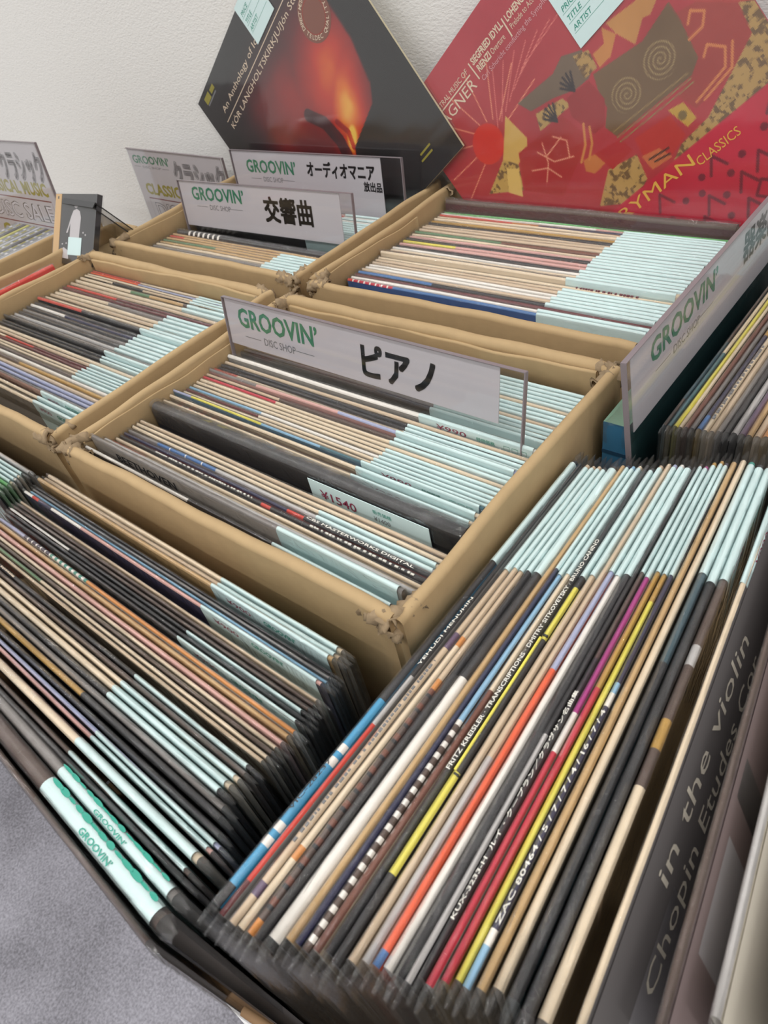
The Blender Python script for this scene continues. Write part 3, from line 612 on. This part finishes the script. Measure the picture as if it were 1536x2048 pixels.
sign('clear holder sign reading GROOVIN’ オーディオマニア below the black cover', (-.334, .2290, -.030), (1, .006, 0), (0, math.sin(.10), math.cos(.10)), .300, .068, .04, .268, shop(.028, .124, .042, .0155) + [('t', 'オーディオマニア', .144, .043, .019, .112, 'black', .03), ('t', '放出品', .238, .030, .0115, .028, 'black', .03)])
lk = .107
sign('clear holder sign reading GROOVIN’ 器楽曲 along the right hand records', (.3700, -.058, -.019), (0, 1, 0), (-math.sin(lk), 0, math.cos(lk)), .300, .0575, .06, .290, shop(.036, .148, .0355, .0160) + [('t', '器楽曲', .199, .0295, .0255, .0745, 'black', .035)], p_left=.009, p_bot=.002)
# standing cards by the wall
def card_items(w):
    it = [('t', 'GROOVIN’', .012, -.022, .0165, w * .38, 'green', .02), ('t', 'DISC SHOP', .042, -.030, .0055, .036, 'grey', 0.0)]
    it += [('l', [(.018, -.0282), (.038, -.0282)], .0005, 'grey'), ('l', [(.080, -.0282), (.100, -.0282)], .0005, 'grey')]
    return it
def card(label, origin, right, up, W, H):
    ux, uz = Vector(right).normalized(), Vector(up).normalized(); uy = uz.cross(ux)
    Mx = Matrix((ux, uy, uz)).transposed().to_4x4(); top = Vector(origin)
    h = H; Mx.translation = top - uz * h
    root = thing('standing_card', label, 'sign', 'standing sale cards'); root.matrix_world = Mx
    B = Build(); B.box(0, W, -.0015, -.0005, 0, h); B.box(0, W, .0005, .0015, 0, h); add_obj('acrylic_holder', B.mesh('acrylic_holder'), M['acryl'], root)
    B = Build(); B.box(W - .0012, W + .0002, -.0017, .0017, 0, h); B.box(0, W, -.0017, .0017, h - .0006, h + .0003); add_obj('holder_edge', B.mesh('holder_edge'), M['edge'], root)
    B = Build(); B.box(.002, W - .006, -.0003, .0003, .002, h - .001); add_obj('paper_insert', B.mesh('paper_insert'), M['signpaper'], root)
    B = Build(); X, Zz = (1, 0, 0), (0, 0, 1); o = (0, -.00045, 0)
    q_ = .70
    T = lambda body, x, z, size, fit, mi, bold: put_text(B, body, size * q_, (x, -.00045, h + z * q_), X, Zz, mi, fit=fit, bold=bold)
    T('GROOVIN’', W * .04, -.030, .024, W * .40, 0, .02); T('DISC SHOP', W * .13, -.040, .007, W * .2, 1, 0)
    for q in ((.04, .11), (.35, .42)): stroke(B, [(W * q[0], h - .0375 * q_), (W * q[1], h - .0375 * q_)], .0006, o, X, Zz, 1)
    # outlined クラシック
    B2 = Build(); put_text(B2, 'クラシック', .060 * q_, (W * .46, -.00042, h - .068 * q_), X, Zz, 2, fit=W * .50, strike=.045)
    B.V, B.F, B.M, k = B.V + B2.V, B.F + [tuple(i + len(B.V) for i in f) for f in B2.F], B.M + B2.M, 0
    B3 = Build(); put_text(B3, 'クラシック', .060 * q_, (W * .46, -.00052, h - .068 * q_), X, Zz, 3, fit=W * .50, strike=.020)
    B.V, B.F, B.M = B.V + B3.V, B.F + [tuple(i + len(B.V) for i in f) for f in B3.F], B.M + B3.M
    T('CLASSICAL MUSIC', W * .08, -.098, .034, W * .84, 4, .035)
    stroke(B, [(W * .08, h - .108 * q_), (W * .92, h - .108 * q_), (W * .92, h - .160 * q_), (W * .08, h - .160 * q_)], .0016, o, X, Zz, 5, True)
    T('DISC SALE', W * .12, -.150, .046, W * .76, 6, .03)
    B4 = Build(); put_text(B4, 'DISC SALE', .046 * q_, (W * .12, -.00055, h - .150 * q_), X, Zz, 3, fit=W * .76, bold=.004); B.V, B.F, B.M = B.V + B4.V, B.F + [tuple(i + len(B.V) for i in f) for f in B4.F], B.M + B4.M
    T('CONCERT', W * .12, -.195, .036, W * .76, 4, .04)
    me = B.mesh('card_lettering')
    for k in ('green', 'grey', 'grey', 'signpaper', 'olive', 'darkred', 'black'): me.materials.append(M[k])
    add_obj('card_lettering', me, None, root)
card('standing card reading クラシック CLASSICAL behind the 交響曲 carton corner', (-.6255, .250, .0270), (.243, 0, -.011), (0.01, .03, 1), .243, .368)
card('standing card reading CLASSICAL MUSIC DISC SALE at the far left edge', (-.7430, .058, .1000), (1, 0, 0), (0, .10, 1), .245, .235)

# ================================================================ displayed covers
def grid_print(name, fn, n, S=.315, y=0.0):
    g = np.linspace(0, 1, n + 1); U, Vv = np.meshgrid(g, g)
    V = [(u * S, y, v * S) for u, v in zip(U.ravel(), Vv.ravel())]
    F = [(j * (n + 1) + i, j * (n + 1) + i + 1, (j + 1) * (n + 1) + i + 1, (j + 1) * (n + 1) + i) for j in range(n) for i in range(n)]
    c = (np.arange(3 * n) + .5) / (3 * n); uu, vv = np.meshgrid(c, c); col = fn(uu, vv).reshape(n, 3, n, 3, 3).mean(axis=(1, 3))   # smooth edges; srgb 0..255
    s = np.clip(col, 0, 255) / 255.; col = np.where(s <= .04045, s / 12.92, ((s + .055) / 1.055) ** 2.4)
    me = mesh(name, V, F); set_cols(me, col.reshape(-1, 3)); me.materials.append(M['print']); return me
def vnoise(u, v, s, seed):
    r = np.random.RandomState(seed); g = r.rand(64, 64); x, y = u * s, v * s; xi, yi = np.floor(x).astype(int), np.floor(y).astype(int); fx, fy_ = x - xi, y - yi
    fx = fx * fx * (3 - 2 * fx); fy_ = fy_ * fy_ * (3 - 2 * fy_); G = lambda a, b_: g[a % 64, b_ % 64]
    return (G(xi, yi) * (1 - fx) + G(xi + 1, yi) * fx) * (1 - fy_) + (G(xi, yi + 1) * (1 - fx) + G(xi + 1, yi + 1) * fx) * fy_
def fbm(u, v, s, seed): return sum(vnoise(u, v, s * 2 ** k, seed + k) / 2 ** (k + 1) for k in range(4))
def inside(u, v, poly):
    r = np.zeros(u.shape, bool); n_ = len(poly)
    for i in range(n_):
        (x1, y1), (x2, y2) = poly[i], poly[(i + 1) % n_]
        c = ((y1 > v) != (y2 > v)) & (u < (x2 - x1) * (v - y1) / (y2 - y1 + 1e-12) + x1); r ^= c
    return r
def near(u, v, pts, w):
    m_ = np.zeros(u.shape, bool)
    for (x1, y1), (x2, y2) in zip(pts[:-1], pts[1:]):
        dx, dy = x2 - x1, y2 - y1; L2 = dx * dx + dy * dy + 1e-12; t_ = np.clip(((u - x1) * dx + (v - y1) * dy) / L2, 0, 1)
        m_ |= np.hypot(u - x1 - t_ * dx, v - y1 - t_ * dy) < w / 2
    return m_
def black_art(u, v):
    nz = fbm(u, v, 5, 3); n3 = fbm(u, v, 14, 8)
    def blob(cu, cv, su, sv, rot, a_):
        ca, sa = math.cos(rot), math.sin(rot); a = (u - cu) * ca + (v - cv) * sa; b_ = -(u - cu) * sa + (v - cv) * ca
        return a_ * np.exp(-(a / su) ** 2 - (b_ / sv) ** 2)
    t = np.maximum.reduce([blob(.54, .56, .46, .28, -.7, .50), blob(.68, .55, .27, .22, .3, .76), blob(.70, .43, .24, .15, .8, .90), blob(.62, .335, .10, .05, .7, 1.04), blob(.34, .56, .32, .24, .8, .38), blob(.68, .76, .24, .18, 0, .36)])
    t = t * (.74 + .50 * nz) + .015 * (n3 - .5)
    st = near(u, v, [(.50, .53), (.545, .46), (.56, .37), (.55, .30)], .035 + .03 * nz); t = np.where(st, t * .42, t)
    st = near(u, v, [(.60, .42), (.62, .36), (.60, .31)], .012 + .014 * nz); t = np.where(st, t * .7, t)
    lim = np.interp(v, [.25, .306, .329, .347, .398, .55, .70, .85], [.57, .613, .713, .791, .835, .87, .87, .84]) + .012 * (n3 - .5)
    edge = np.clip((lim - u) / np.where(v > .40, .014, .008), 0, 1); top = np.clip((.93 - v) / .2, 0, 1) * np.clip((u - .08) / .2, 0, 1); t = np.clip(t * edge * top, 0, 1)
    xs = [0, .12, .30, .50, .68, .84, .96]; R_ = np.array([(30, 27, 28), (48, 26, 30), (92, 28, 32), (146, 34, 32), (192, 52, 32), (222, 116, 38), (240, 196, 84)], float)
    return np.stack([np.interp(t, xs, R_[:, q]) for q in range(3)], -1)
def red_art(u, v):
    n1, n2 = fbm(u, v, 5, 11), fbm(u, v, 90, 21); col = np.zeros(u.shape + (3,)); col[:] = (172, 48, 56); col += (np.clip((u * .5 + v - .95) * 2.2, 0, 1))[..., None] * np.array((16, 14, 22))
    col += (n1 - .5)[..., None] * np.array((30, 34, 30)); 
    def fill(poly, c, speck=0.0, tex=26):
        m_ = inside(u, v, poly); cc = np.array(c, float) + ((n1 - .5) * tex)[..., None]
        if speck: cc = np.where((n2 < speck)[..., None], np.array((112, 84, 54.)), cc)
        col[m_] = cc[m_]
    for a in range(9):                                             # rays of the sun
        th = math.radians(200 + a * -24); d = (math.cos(th), math.sin(th)); s_ = (.235 + .06 * d[0], .69 + .06 * d[1])
        m_ = near(u, v, [s_, (s_[0] + .16 * d[0], s_[1] + .16 * d[1])], .004); col[m_] = (226, 140, 110)
    for a in range(7):
        m_ = near(u, v, [(.26 + a * .03, .70 + a * .012), (.36 + a * .045, .84 - a * .008)], .003); col[m_] = (220, 120, 110)
    fill([(.366, .711), (.507, .689), (.555, .704), (.611, .672), (.61, .613), (.584, .601), (.536, .607), (.468, .639), (.388, .663)], (112, 92, 74))
    fill([(.844, .554), (.899, .536), (.983, .449), (.962, .382), (.896, .341), (.773, .332), (.751, .387), (.837, .425)], (160, 56, 50))
    fill([(.85, .62), (1, .62), (1, .44), (.983, .449), (.899, .536)], (176, 60, 56))
    fill([(.601, .6), (.751, .564), (.851, .586), (.851, .533), (.839, .429), (.805, .406), (.56, .424), (.547, .466), (.582, .504), (.588, .559)], (112, 84, 56))
    fill([(.581, .679), (.626, .658), (.62, .604), (.574, .61)], (176, 140, 82), .36)
    fill([(.396, .647), (.49, .619), (.501, .585), (.431, .592), (.377, .599)], (186, 152, 90), .36)
    fill([(.686, .672), (.708, .63), (.665, .598), (.625, .599), (.629, .64), (.669, .637)], (196, 128, 66))
    fill([(.701, .671), (.788, .652), (.86, .65), (.828, .61), (.801, .597), (.782, .606), (.733, .571), (.708, .63)], (194, 136, 74))
    fill([(.972, .461), (1.01, .43), (1.0, .30), (.945, .262), (.778, .262), (.652, .262), (.694, .285), (.784, .294), (.885, .344), (.962, .382)], (178, 142, 84), .40)
    fill([(.501, .609), (.581, .596), (.59, .527), (.55, .471), (.51, .475), (.483, .561)], (152, 38, 42))
    m_ = np.hypot(u - .204, v - .697) < .062; col[m_] = (206, 44, 34)
    fill([(.31, .716), (.329, .616), (.3, .581), (.232, .577), (.216, .625)], (206, 166, 88))
    fill([(.216, .625), (.254, .577), (.215, .504), (.10, .58)], (190, 154, 84), .38)
    fill([(.209, .597), (.245, .567), (.20, .49), (.165, .535)], (216, 180, 102))
    fill([(.275, .602), (.461, .581), (.488, .494), (.44, .455), (.318, .40), (.22, .50)], (166, 40, 44))
    fill([(.486, .368), (.579, .345), (.566, .271), (.495, .24), (.40, .30)], (180, 142, 82), .40)
    fill([(.438, .44), (.492, .427), (.5, .388), (.445, .386), (.426, .41)], (192, 112, 60))
    fill([(.478, .431), (.567, .41), (.576, .364), (.497, .359)], (170, 34, 40))
    fill([(.597, .384), (.71, .367), (.715, .296), (.66, .278), (.592, .327)], (182, 46, 40))
    fill([(.586, .332), (.64, .317), (.657, .273), (.592, .281)], (196, 104, 64))
    fill([(.711, .38), (.754, .369), (.761, .313), (.73, .309)], (192, 150, 60))
    m_ = np.hypot(u - .735, v - .343) < .012; col[m_] = (120, 96, 50)
    for (cu, cv, R_) in ((.764, .495, .048), (.646, .49, .046)):   # two spirals
        rr = np.hypot(u - cu, v - cv); an = np.arctan2(v - cv, u - cu); k = ((rr / .0125 - an / 6.2832) % 1.0); m_ = (rr < R_) & (k < .34); col[m_] = (152, 128, 88)
    for a in (.0, .02, .035): m_ = near(u, v, [(.56, .44 - a), (.80, .418 - a * .8)], .004); col[m_] = (146, 118, 74)
    for pts in ([(.781, .345), (.878, .364), (.901, .402), (.871, .438), (.85, .42)], [(.844, .479), (.884, .479), (.905, .504), (.88, .53), (.86, .51)], [(.80, .335), (.89, .352), (.92, .40)]):
        m_ = near(u, v, pts, .007); col[m_] = (206, 124, 72)
    for (cu, cv) in ((.438, .601), (.532, .626)):                  # dark bushes
        for a in range(5):
            th = math.radians(55 + a * 24); m_ = near(u, v, [(cu, cv - .02), (cu + .035 * math.cos(th), cv + .035 * math.sin(th))], .006); col[m_] = (46, 36, 40)
    for pts in ([(.33, .56), (.36, .50), (.42, .47)], [(.36, .57), (.34, .51), (.30, .47)], [(.40, .56), (.43, .52), (.41, .48)], [(.35, .53), (.42, .54)], [(.28, .53), (.33, .50), (.35, .45)]):
        m_ = near(u, v, pts, .0045); col[m_] = (222, 150, 120)
    for pts in ([(.50, .52), (.47, .47), (.43, .44)], [(.51, .50), (.49, .46), (.455, .43)]): m_ = near(u, v, pts, .008); col[m_] = (204, 132, 70)
    for pts in ([(.60, .31), (.66, .30)], [(.61, .295), (.655, .285)]): m_ = near(u, v, pts, .005); col[m_] = (70, 40, 36)
    m_ = v < .262; band = np.array((190, 32, 58.)) + ((n1 - .5) * 40)[..., None] * np.array((1, .9, .9)); col[m_] = band[m_]
    dk = np.array((116, 26, 46.)); r_ = np.random.RandomState(5)
    for (a, b_) in ((.879, .182), (.804, .160), (.757, .137), (.690, .176), (.668, .139), (.621, .150), (.719, .095), (.93, .15), (.60, .08), (.83, .06), (.56, .13), (.96, .07), (.70, .04), (.52, .04)):
        m_ = np.hypot(u - a, v - b_) < .010; col[m_] = dk
    for (a, b_) in ((.84, .12), (.74, .185), (.78, .10), (.68, .10), (.90, .10), (.64, .06), (.57, .19), (.50, .13), (.88, .04), (.76, .03)):
        m_ = near(u, v, [(a - .028, b_ - .022), (a, b_ + .022), (a + .022, b_ - .022)], .008); col[m_] = dk
    for (a, b_) in ((.81, .045), (.93, .205), (.60, .02)):
        q = [(a - .03, b_), (a, b_ + .03), (a + .03, b_), (a, b_ - .03), (a - .03, b_)]; m_ = near(u, v, q, .008); col[m_] = dk
    return col
def display_cover(label, center, u_, v_, art, n, items, slip_uv, edge_col):
    ux, uz = Vector(u_).normalized(), Vector(v_); uz = (uz - ux * uz.dot(ux)).normalized(); uy = uz.cross(ux)
    S = .315; o = Vector(center) - (ux + uz) * (S / 2)
    Mx = Matrix((ux, uy, uz)).transposed().to_4x4(); Mx.translation = o
    root = thing('record_album', label, 'record', 'record covers displayed against the wall'); root.matrix_world = Mx
    B = Build(); B.box(0, S, -.0012, .0014, 0, S); me = B.mesh('sleeve'); set_cols(me, [lin(edge_col)] * 6); add_obj('sleeve', me, M['paper'], root)
    add_obj('cover_print', grid_print('cover_print', art, n, S, -.0014), None, root)
    B = Build(); B.box(-.003, S + .006, -.0030, -.0027, -.003, S + .003); add_obj('plastic_bag', B.mesh('plastic_bag'), M['flatfilm'], root)
    B = Build(); inks = []
    def mi(k):
        if k not in inks: inks.append(k)
        return inks.index(k)
    for it in items:
        if it[0] == 't': _, body, a, b_, size, fit, k, bold = it; put_text(B, body, size * S, (a * S, -.0017, b_ * S), (1, 0, 0), (0, 0, 1), mi(k), fit=fit * S if fit else None, bold=bold)
        elif it[0] == 'l': _, pts, w, k = it; stroke(B, [(p[0] * S, p[1] * S) for p in pts], w, (0, -.0017, 0), (1, 0, 0), (0, 0, 1), mi(k))
        elif it[0] == 'd':
            _, a, b_, r_, k, dy = it; q = 40; B.add([((a + r_ * math.cos(6.28318 * i / q)) * S, -.0016 - dy, (b_ + r_ * math.sin(6.28318 * i / q)) * S) for i in range(q)], [tuple(range(q))], mi(k))
        elif it[0] == 'r':
            _, body, a, b_, r_, t0, t1, size, k = it
            for i, ch in enumerate(body):
                if ch == ' ': continue
                th = t0 + (t1 - t0) * i / max(1, len(body) - 1); rad = Vector((math.cos(th), 0, math.sin(th))); tg = Vector((math.sin(th), 0, -math.cos(th))) if t1 < t0 else Vector((-math.sin(th), 0, math.cos(th)))
                up = rad if t1 < t0 else -rad
                put_text(B, ch, size, Vector((a * S, -.0019, b_ * S)) + rad * r_ * S, tg, up, mi(k), align='CENTER', bold=.01)
    me = B.mesh('cover_lettering')
    for k in inks: me.materials.append(M[k])
    add_obj('cover_lettering', me, None, root)
    a0, a1, b0 = slip_uv; B = Build(); B.box(a0 * S, a1 * S, -.0026, -.0022, b0 * S, S + .001); B.box(a0 * S, a1 * S, -.0026, .002, S + .001, S + .0014)
    so = add_obj('price_slip', B.mesh('price_slip'), M['mint'], root)
    B = Build()
    for i, wd in enumerate(('PRICE', 'TITLE', 'ARTIST')):
        zz = S * (b0 + .045 + .030 * (2 - i)); put_text(B, wd, .0065, (a0 * S + .004, -.0027, zz), (1, 0, 0), (0, 0, 1), 0, bold=.01, shear=.2)
        stroke(B, [(a0 * S + .003, zz - .0016), (a1 * S - .003, zz - .0016)], .0003, (0, -.0027, 0), (1, 0, 0), (0, 0, 1), 0)
    me = B.mesh('price_print'); me.materials.append(M['teal']); add_obj('price_print', me, None, so)
    return root
M['bronze'] = mat('bronze_sticker', (128, 74, 58), .4); M['brick'] = mat('brick_ink', (150, 52, 34), .5)
bi = [('t', 'An Anthology of Icelandic', .111, .860, .034, .52, 'cream', 0.0), ('t', 'KÓR LANGHOLTSKIRKJU/Jón Stefánsson', .099, .790, .034, .80, 'cream', 0.0), ('l', [(.093, .833), (.85, .836)], .0011, 'cream'),
      ('d', .784, .701, .082, 'bronze', 0), ('d', .784, .701, .058, 'brick', .0001), ('d', .784, .701, .054, 'bronze', .0002), ('t', 'DMM', .738, .680, .062, .092, 'brick', .05), ('r', 'TELDEC QUALITY', .784, .701, .0725, math.radians(190), math.radians(350), .0065, 'cream'), ('r', 'DIRECT METAL MASTERING', .784, .701, .062, math.radians(170), math.radians(10), .0065, 'cream'),
      ('l', [(.835, .092), (.895, .093)], .0022, 'olive'), ('l', [(.825, .073), (.89, .073)], .0022, 'olive'), ('l', [(.05, .965), (.10, .965)], .009, 'olive'), ('l', [(.112, .965), (.150, .965)], .006, 'olive'), ('l', [(.055, .945), (.145, .945)], .002, 'grey')]
display_cover('black cover with a red volcano glow, lettered An Anthology of Icelandic', (-.184, .2600, .066), (.769, .064, .636), (-.639, .077, .765), black_art, 200, bi, (.492, .655, .851), (196, 184, 150))
ri = [('t', 'SIEGFRIED IDYLL', .317, .897, .030, .148, 'cream', .03), ('t', 'RIENZI', .322, .868, .030, .060, 'cream', .03), ('t', 'Overture', .388, .868, .026, .062, 'cream', 0), ('t', 'LOHENGRIN', .481, .893, .030, .105, 'cream', .03), ('t', 'Prelude to Act III', .481, .868, .024, .11, 'cream', 0),
      ('l', [(.306, .915), (.309, .855)], .0014, 'cream'), ('l', [(.472, .915), (.470, .855)], .0014, 'cream'), ('t', 'ORCHESTRAL MUSIC OF', .055, .897, .024, .232, 'cream', 0), ('l', [(.055, .890), (.29, .888)], .0014, 'cream'), ('t', 'WAGNER', .055, .846, .050, .235, 'cream', 0.0),
      ('t', 'Carl Schuricht conducting the Symphonic Orchestra', .316, .840, .022, .40, 'pink', 0), ('t', 'EVERYMAN', .306, .216, .050, .384, 'gold', .0), ('t', 'CLASSICS', .700, .204, .036, .128, 'gold', .0)]
ri = [x if x[0] != 't' or x[1] != 'EVERYMAN' else x for x in ri]
display_cover('red illustrated cover lettered SIEGFRIED IDYLL and CLASSICS, tilted against the wall', (.177, .2650, .062), (.747, .066, .661), (-.664, .074, .744), red_art, 270, ri, (.613, .770, .675), (150, 36, 42))

# ================================================================ compact discs
def cd_mesh(col, seed):
    B = Build(); B.box(-.071, .071, -.0048, .0048, 0, .124, mi=0); B.box(-.0712, .0712, -.0035, .0035, .1241, .1246, mi=1); return B
cdm = [mat('cd_tray_%s' % k, c, .35) for k, c in (('silver', (178, 178, 182)), ('dark', (70, 68, 74)), ('pearl', (206, 204, 206)), ('lemon', (196, 190, 90)))]
k = 0
for row, yc in enumerate((-.012, -.165)):
    for i in range(16):
        x = -.4865 - i * .0113 - rnd.uniform(0, .0004); lean_ = math.radians(rnd.uniform(-.3, .3)); k += 1
        t_ = thing('compact_disc', f"clear cased compact disc, {ordinal(i + 1)} from the right in the {'back' if row == 0 else 'front'} row", 'disc', 'compact discs in the far left carton', (x, yc, -.139 + (0.001)), (0, lean_, math.radians(90)))
        tint = cdm[(0, 2, 3, 1, 0, 2, 0, 1, 2, 0)[(i + row * 3) % 10]]
        B = Build(); B.box(-.069, .069, -.0036, .0036, .001, .1225); add_obj('disc_tray', B.mesh('disc_tray'), tint, t_)
        B = Build(); B.box(-.071, .071, -.0049, .0049, 0, .124); add_obj('jewel_case', B.mesh('jewel_case'), M['acryl'], t_)
        if tint is cdm[2] or i % 4 == 2:
            B = Build()
            for q in range(9): B.box(-.06 + q * .0135, -.051 + q * .0135, -.0022, .0022, .12255, .1228)
            add_obj('spine_marks', B.mesh('spine_marks'), M['olive'] if i % 2 == 0 else M['grey'], t_)
# the single disc that stands at the crossing of the cartons
cd = thing('compact_disc', 'compact disc with tan spine band and a standing figure on black', 'disc', loc=(-.393, -.0145, -.0205), rot=(-.635, -.04, .06)); cd.scale = (.90, .90, .64)
B = Build(); B.box(-.052, .052, -.004, .004, 0, .134); me = B.mesh('sleeve'); set_cols(me, [lin((48, 46, 48))] * 6); add_obj('sleeve', me, M['print'], cd)
B = Build(); B.box(-.0525, -.037, -.0046, .0044, 0, .1335); B.box(-.046, -.0435, -.0049, -.0046, .124, .129, mi=1); me = B.mesh('paper_band'); me.materials.append(mat('tan_paper', (206, 166, 112), .6)); me.materials.append(M['black']); add_obj('paper_band', me, None, cd)
def disc_poly(pts, mi, B, y): B.add([(a, y, b_) for a, b_ in pts], [tuple(range(len(pts)))], mi)
B = Build()
disc_poly([(-.010, .050), (.014, .050), (.016, .090), (.012, .102), (.004, .106), (-.004, .103), (-.009, .092), (-.016, .070), (-.020, .060), (-.016, .060), (-.010, .078)], 0, B, -.0043)
disc_poly([(.002 + .0055 * math.cos(q * .5236), .115 + .0080 * math.sin(q * .5236)) for q in range(12)], 0, B, -.0044)
disc_poly([(-.032, .012), (-.010, .010), (-.012, .026), (-.024, .032), (-.034, .024)], 0, B, -.0043)
for (a, b_) in ((-.028, .038), (-.018, .040), (.024, .062), (.030, .058)): disc_poly([(a + .0018 * math.cos(q * 1.047), b_ + .0018 * math.sin(q * 1.047)) for q in range(6)], 0, B, -.0043)
me = B.mesh('cover_picture'); me.materials.append(mat('photo_grey', (196, 190, 192), .5)); add_obj('cover_picture', me, None, cd)
B = Build(); B.box(-.012, .022, -.0049, -.0045, .018, .052); so = add_obj('price_slip', B.mesh('price_slip'), M['mint'], cd)
B = Build(); B.box(-.053, .054, -.0055, -.0051, -.001, .135); B.box(.0525, .0545, -.0055, .005, 0, .134); add_obj('jewel_case', B.mesh('jewel_case'), M['acryl'], cd)
sh = thing('cardboard_block', 'cardboard filler block under the standing compact disc', 'box', loc=(-.404, .02, ZT + .004))
B = Build(); B.box(-.0115, .038, -.048, .046, 0, .3185); add_obj('block_body', B.mesh('block_body'), M['card'], sh)
c2 = thing('compact_disc', 'empty clear compact disc case leaning behind the tan banded one', 'disc', loc=(-.3800, .0700, -.0200), rot=(.62, 0, 0))
B = Build(); B.box(-.045, .030, -.0035, -.003, 0, .078); B.box(-.045, .030, .003, .0035, 0, .078); add_obj('jewel_case', B.mesh('jewel_case'), M['acryl'], c2)
B = Build(); B.box(.029, .0305, -.0037, -.0025, 0, .078); B.box(.029, .0305, .0025, .0037, 0, .078); B.box(-.045, .0305, -.0037, .0037, .0775, .0786); add_obj('case_edge', B.mesh('case_edge'), M['black'], c2)
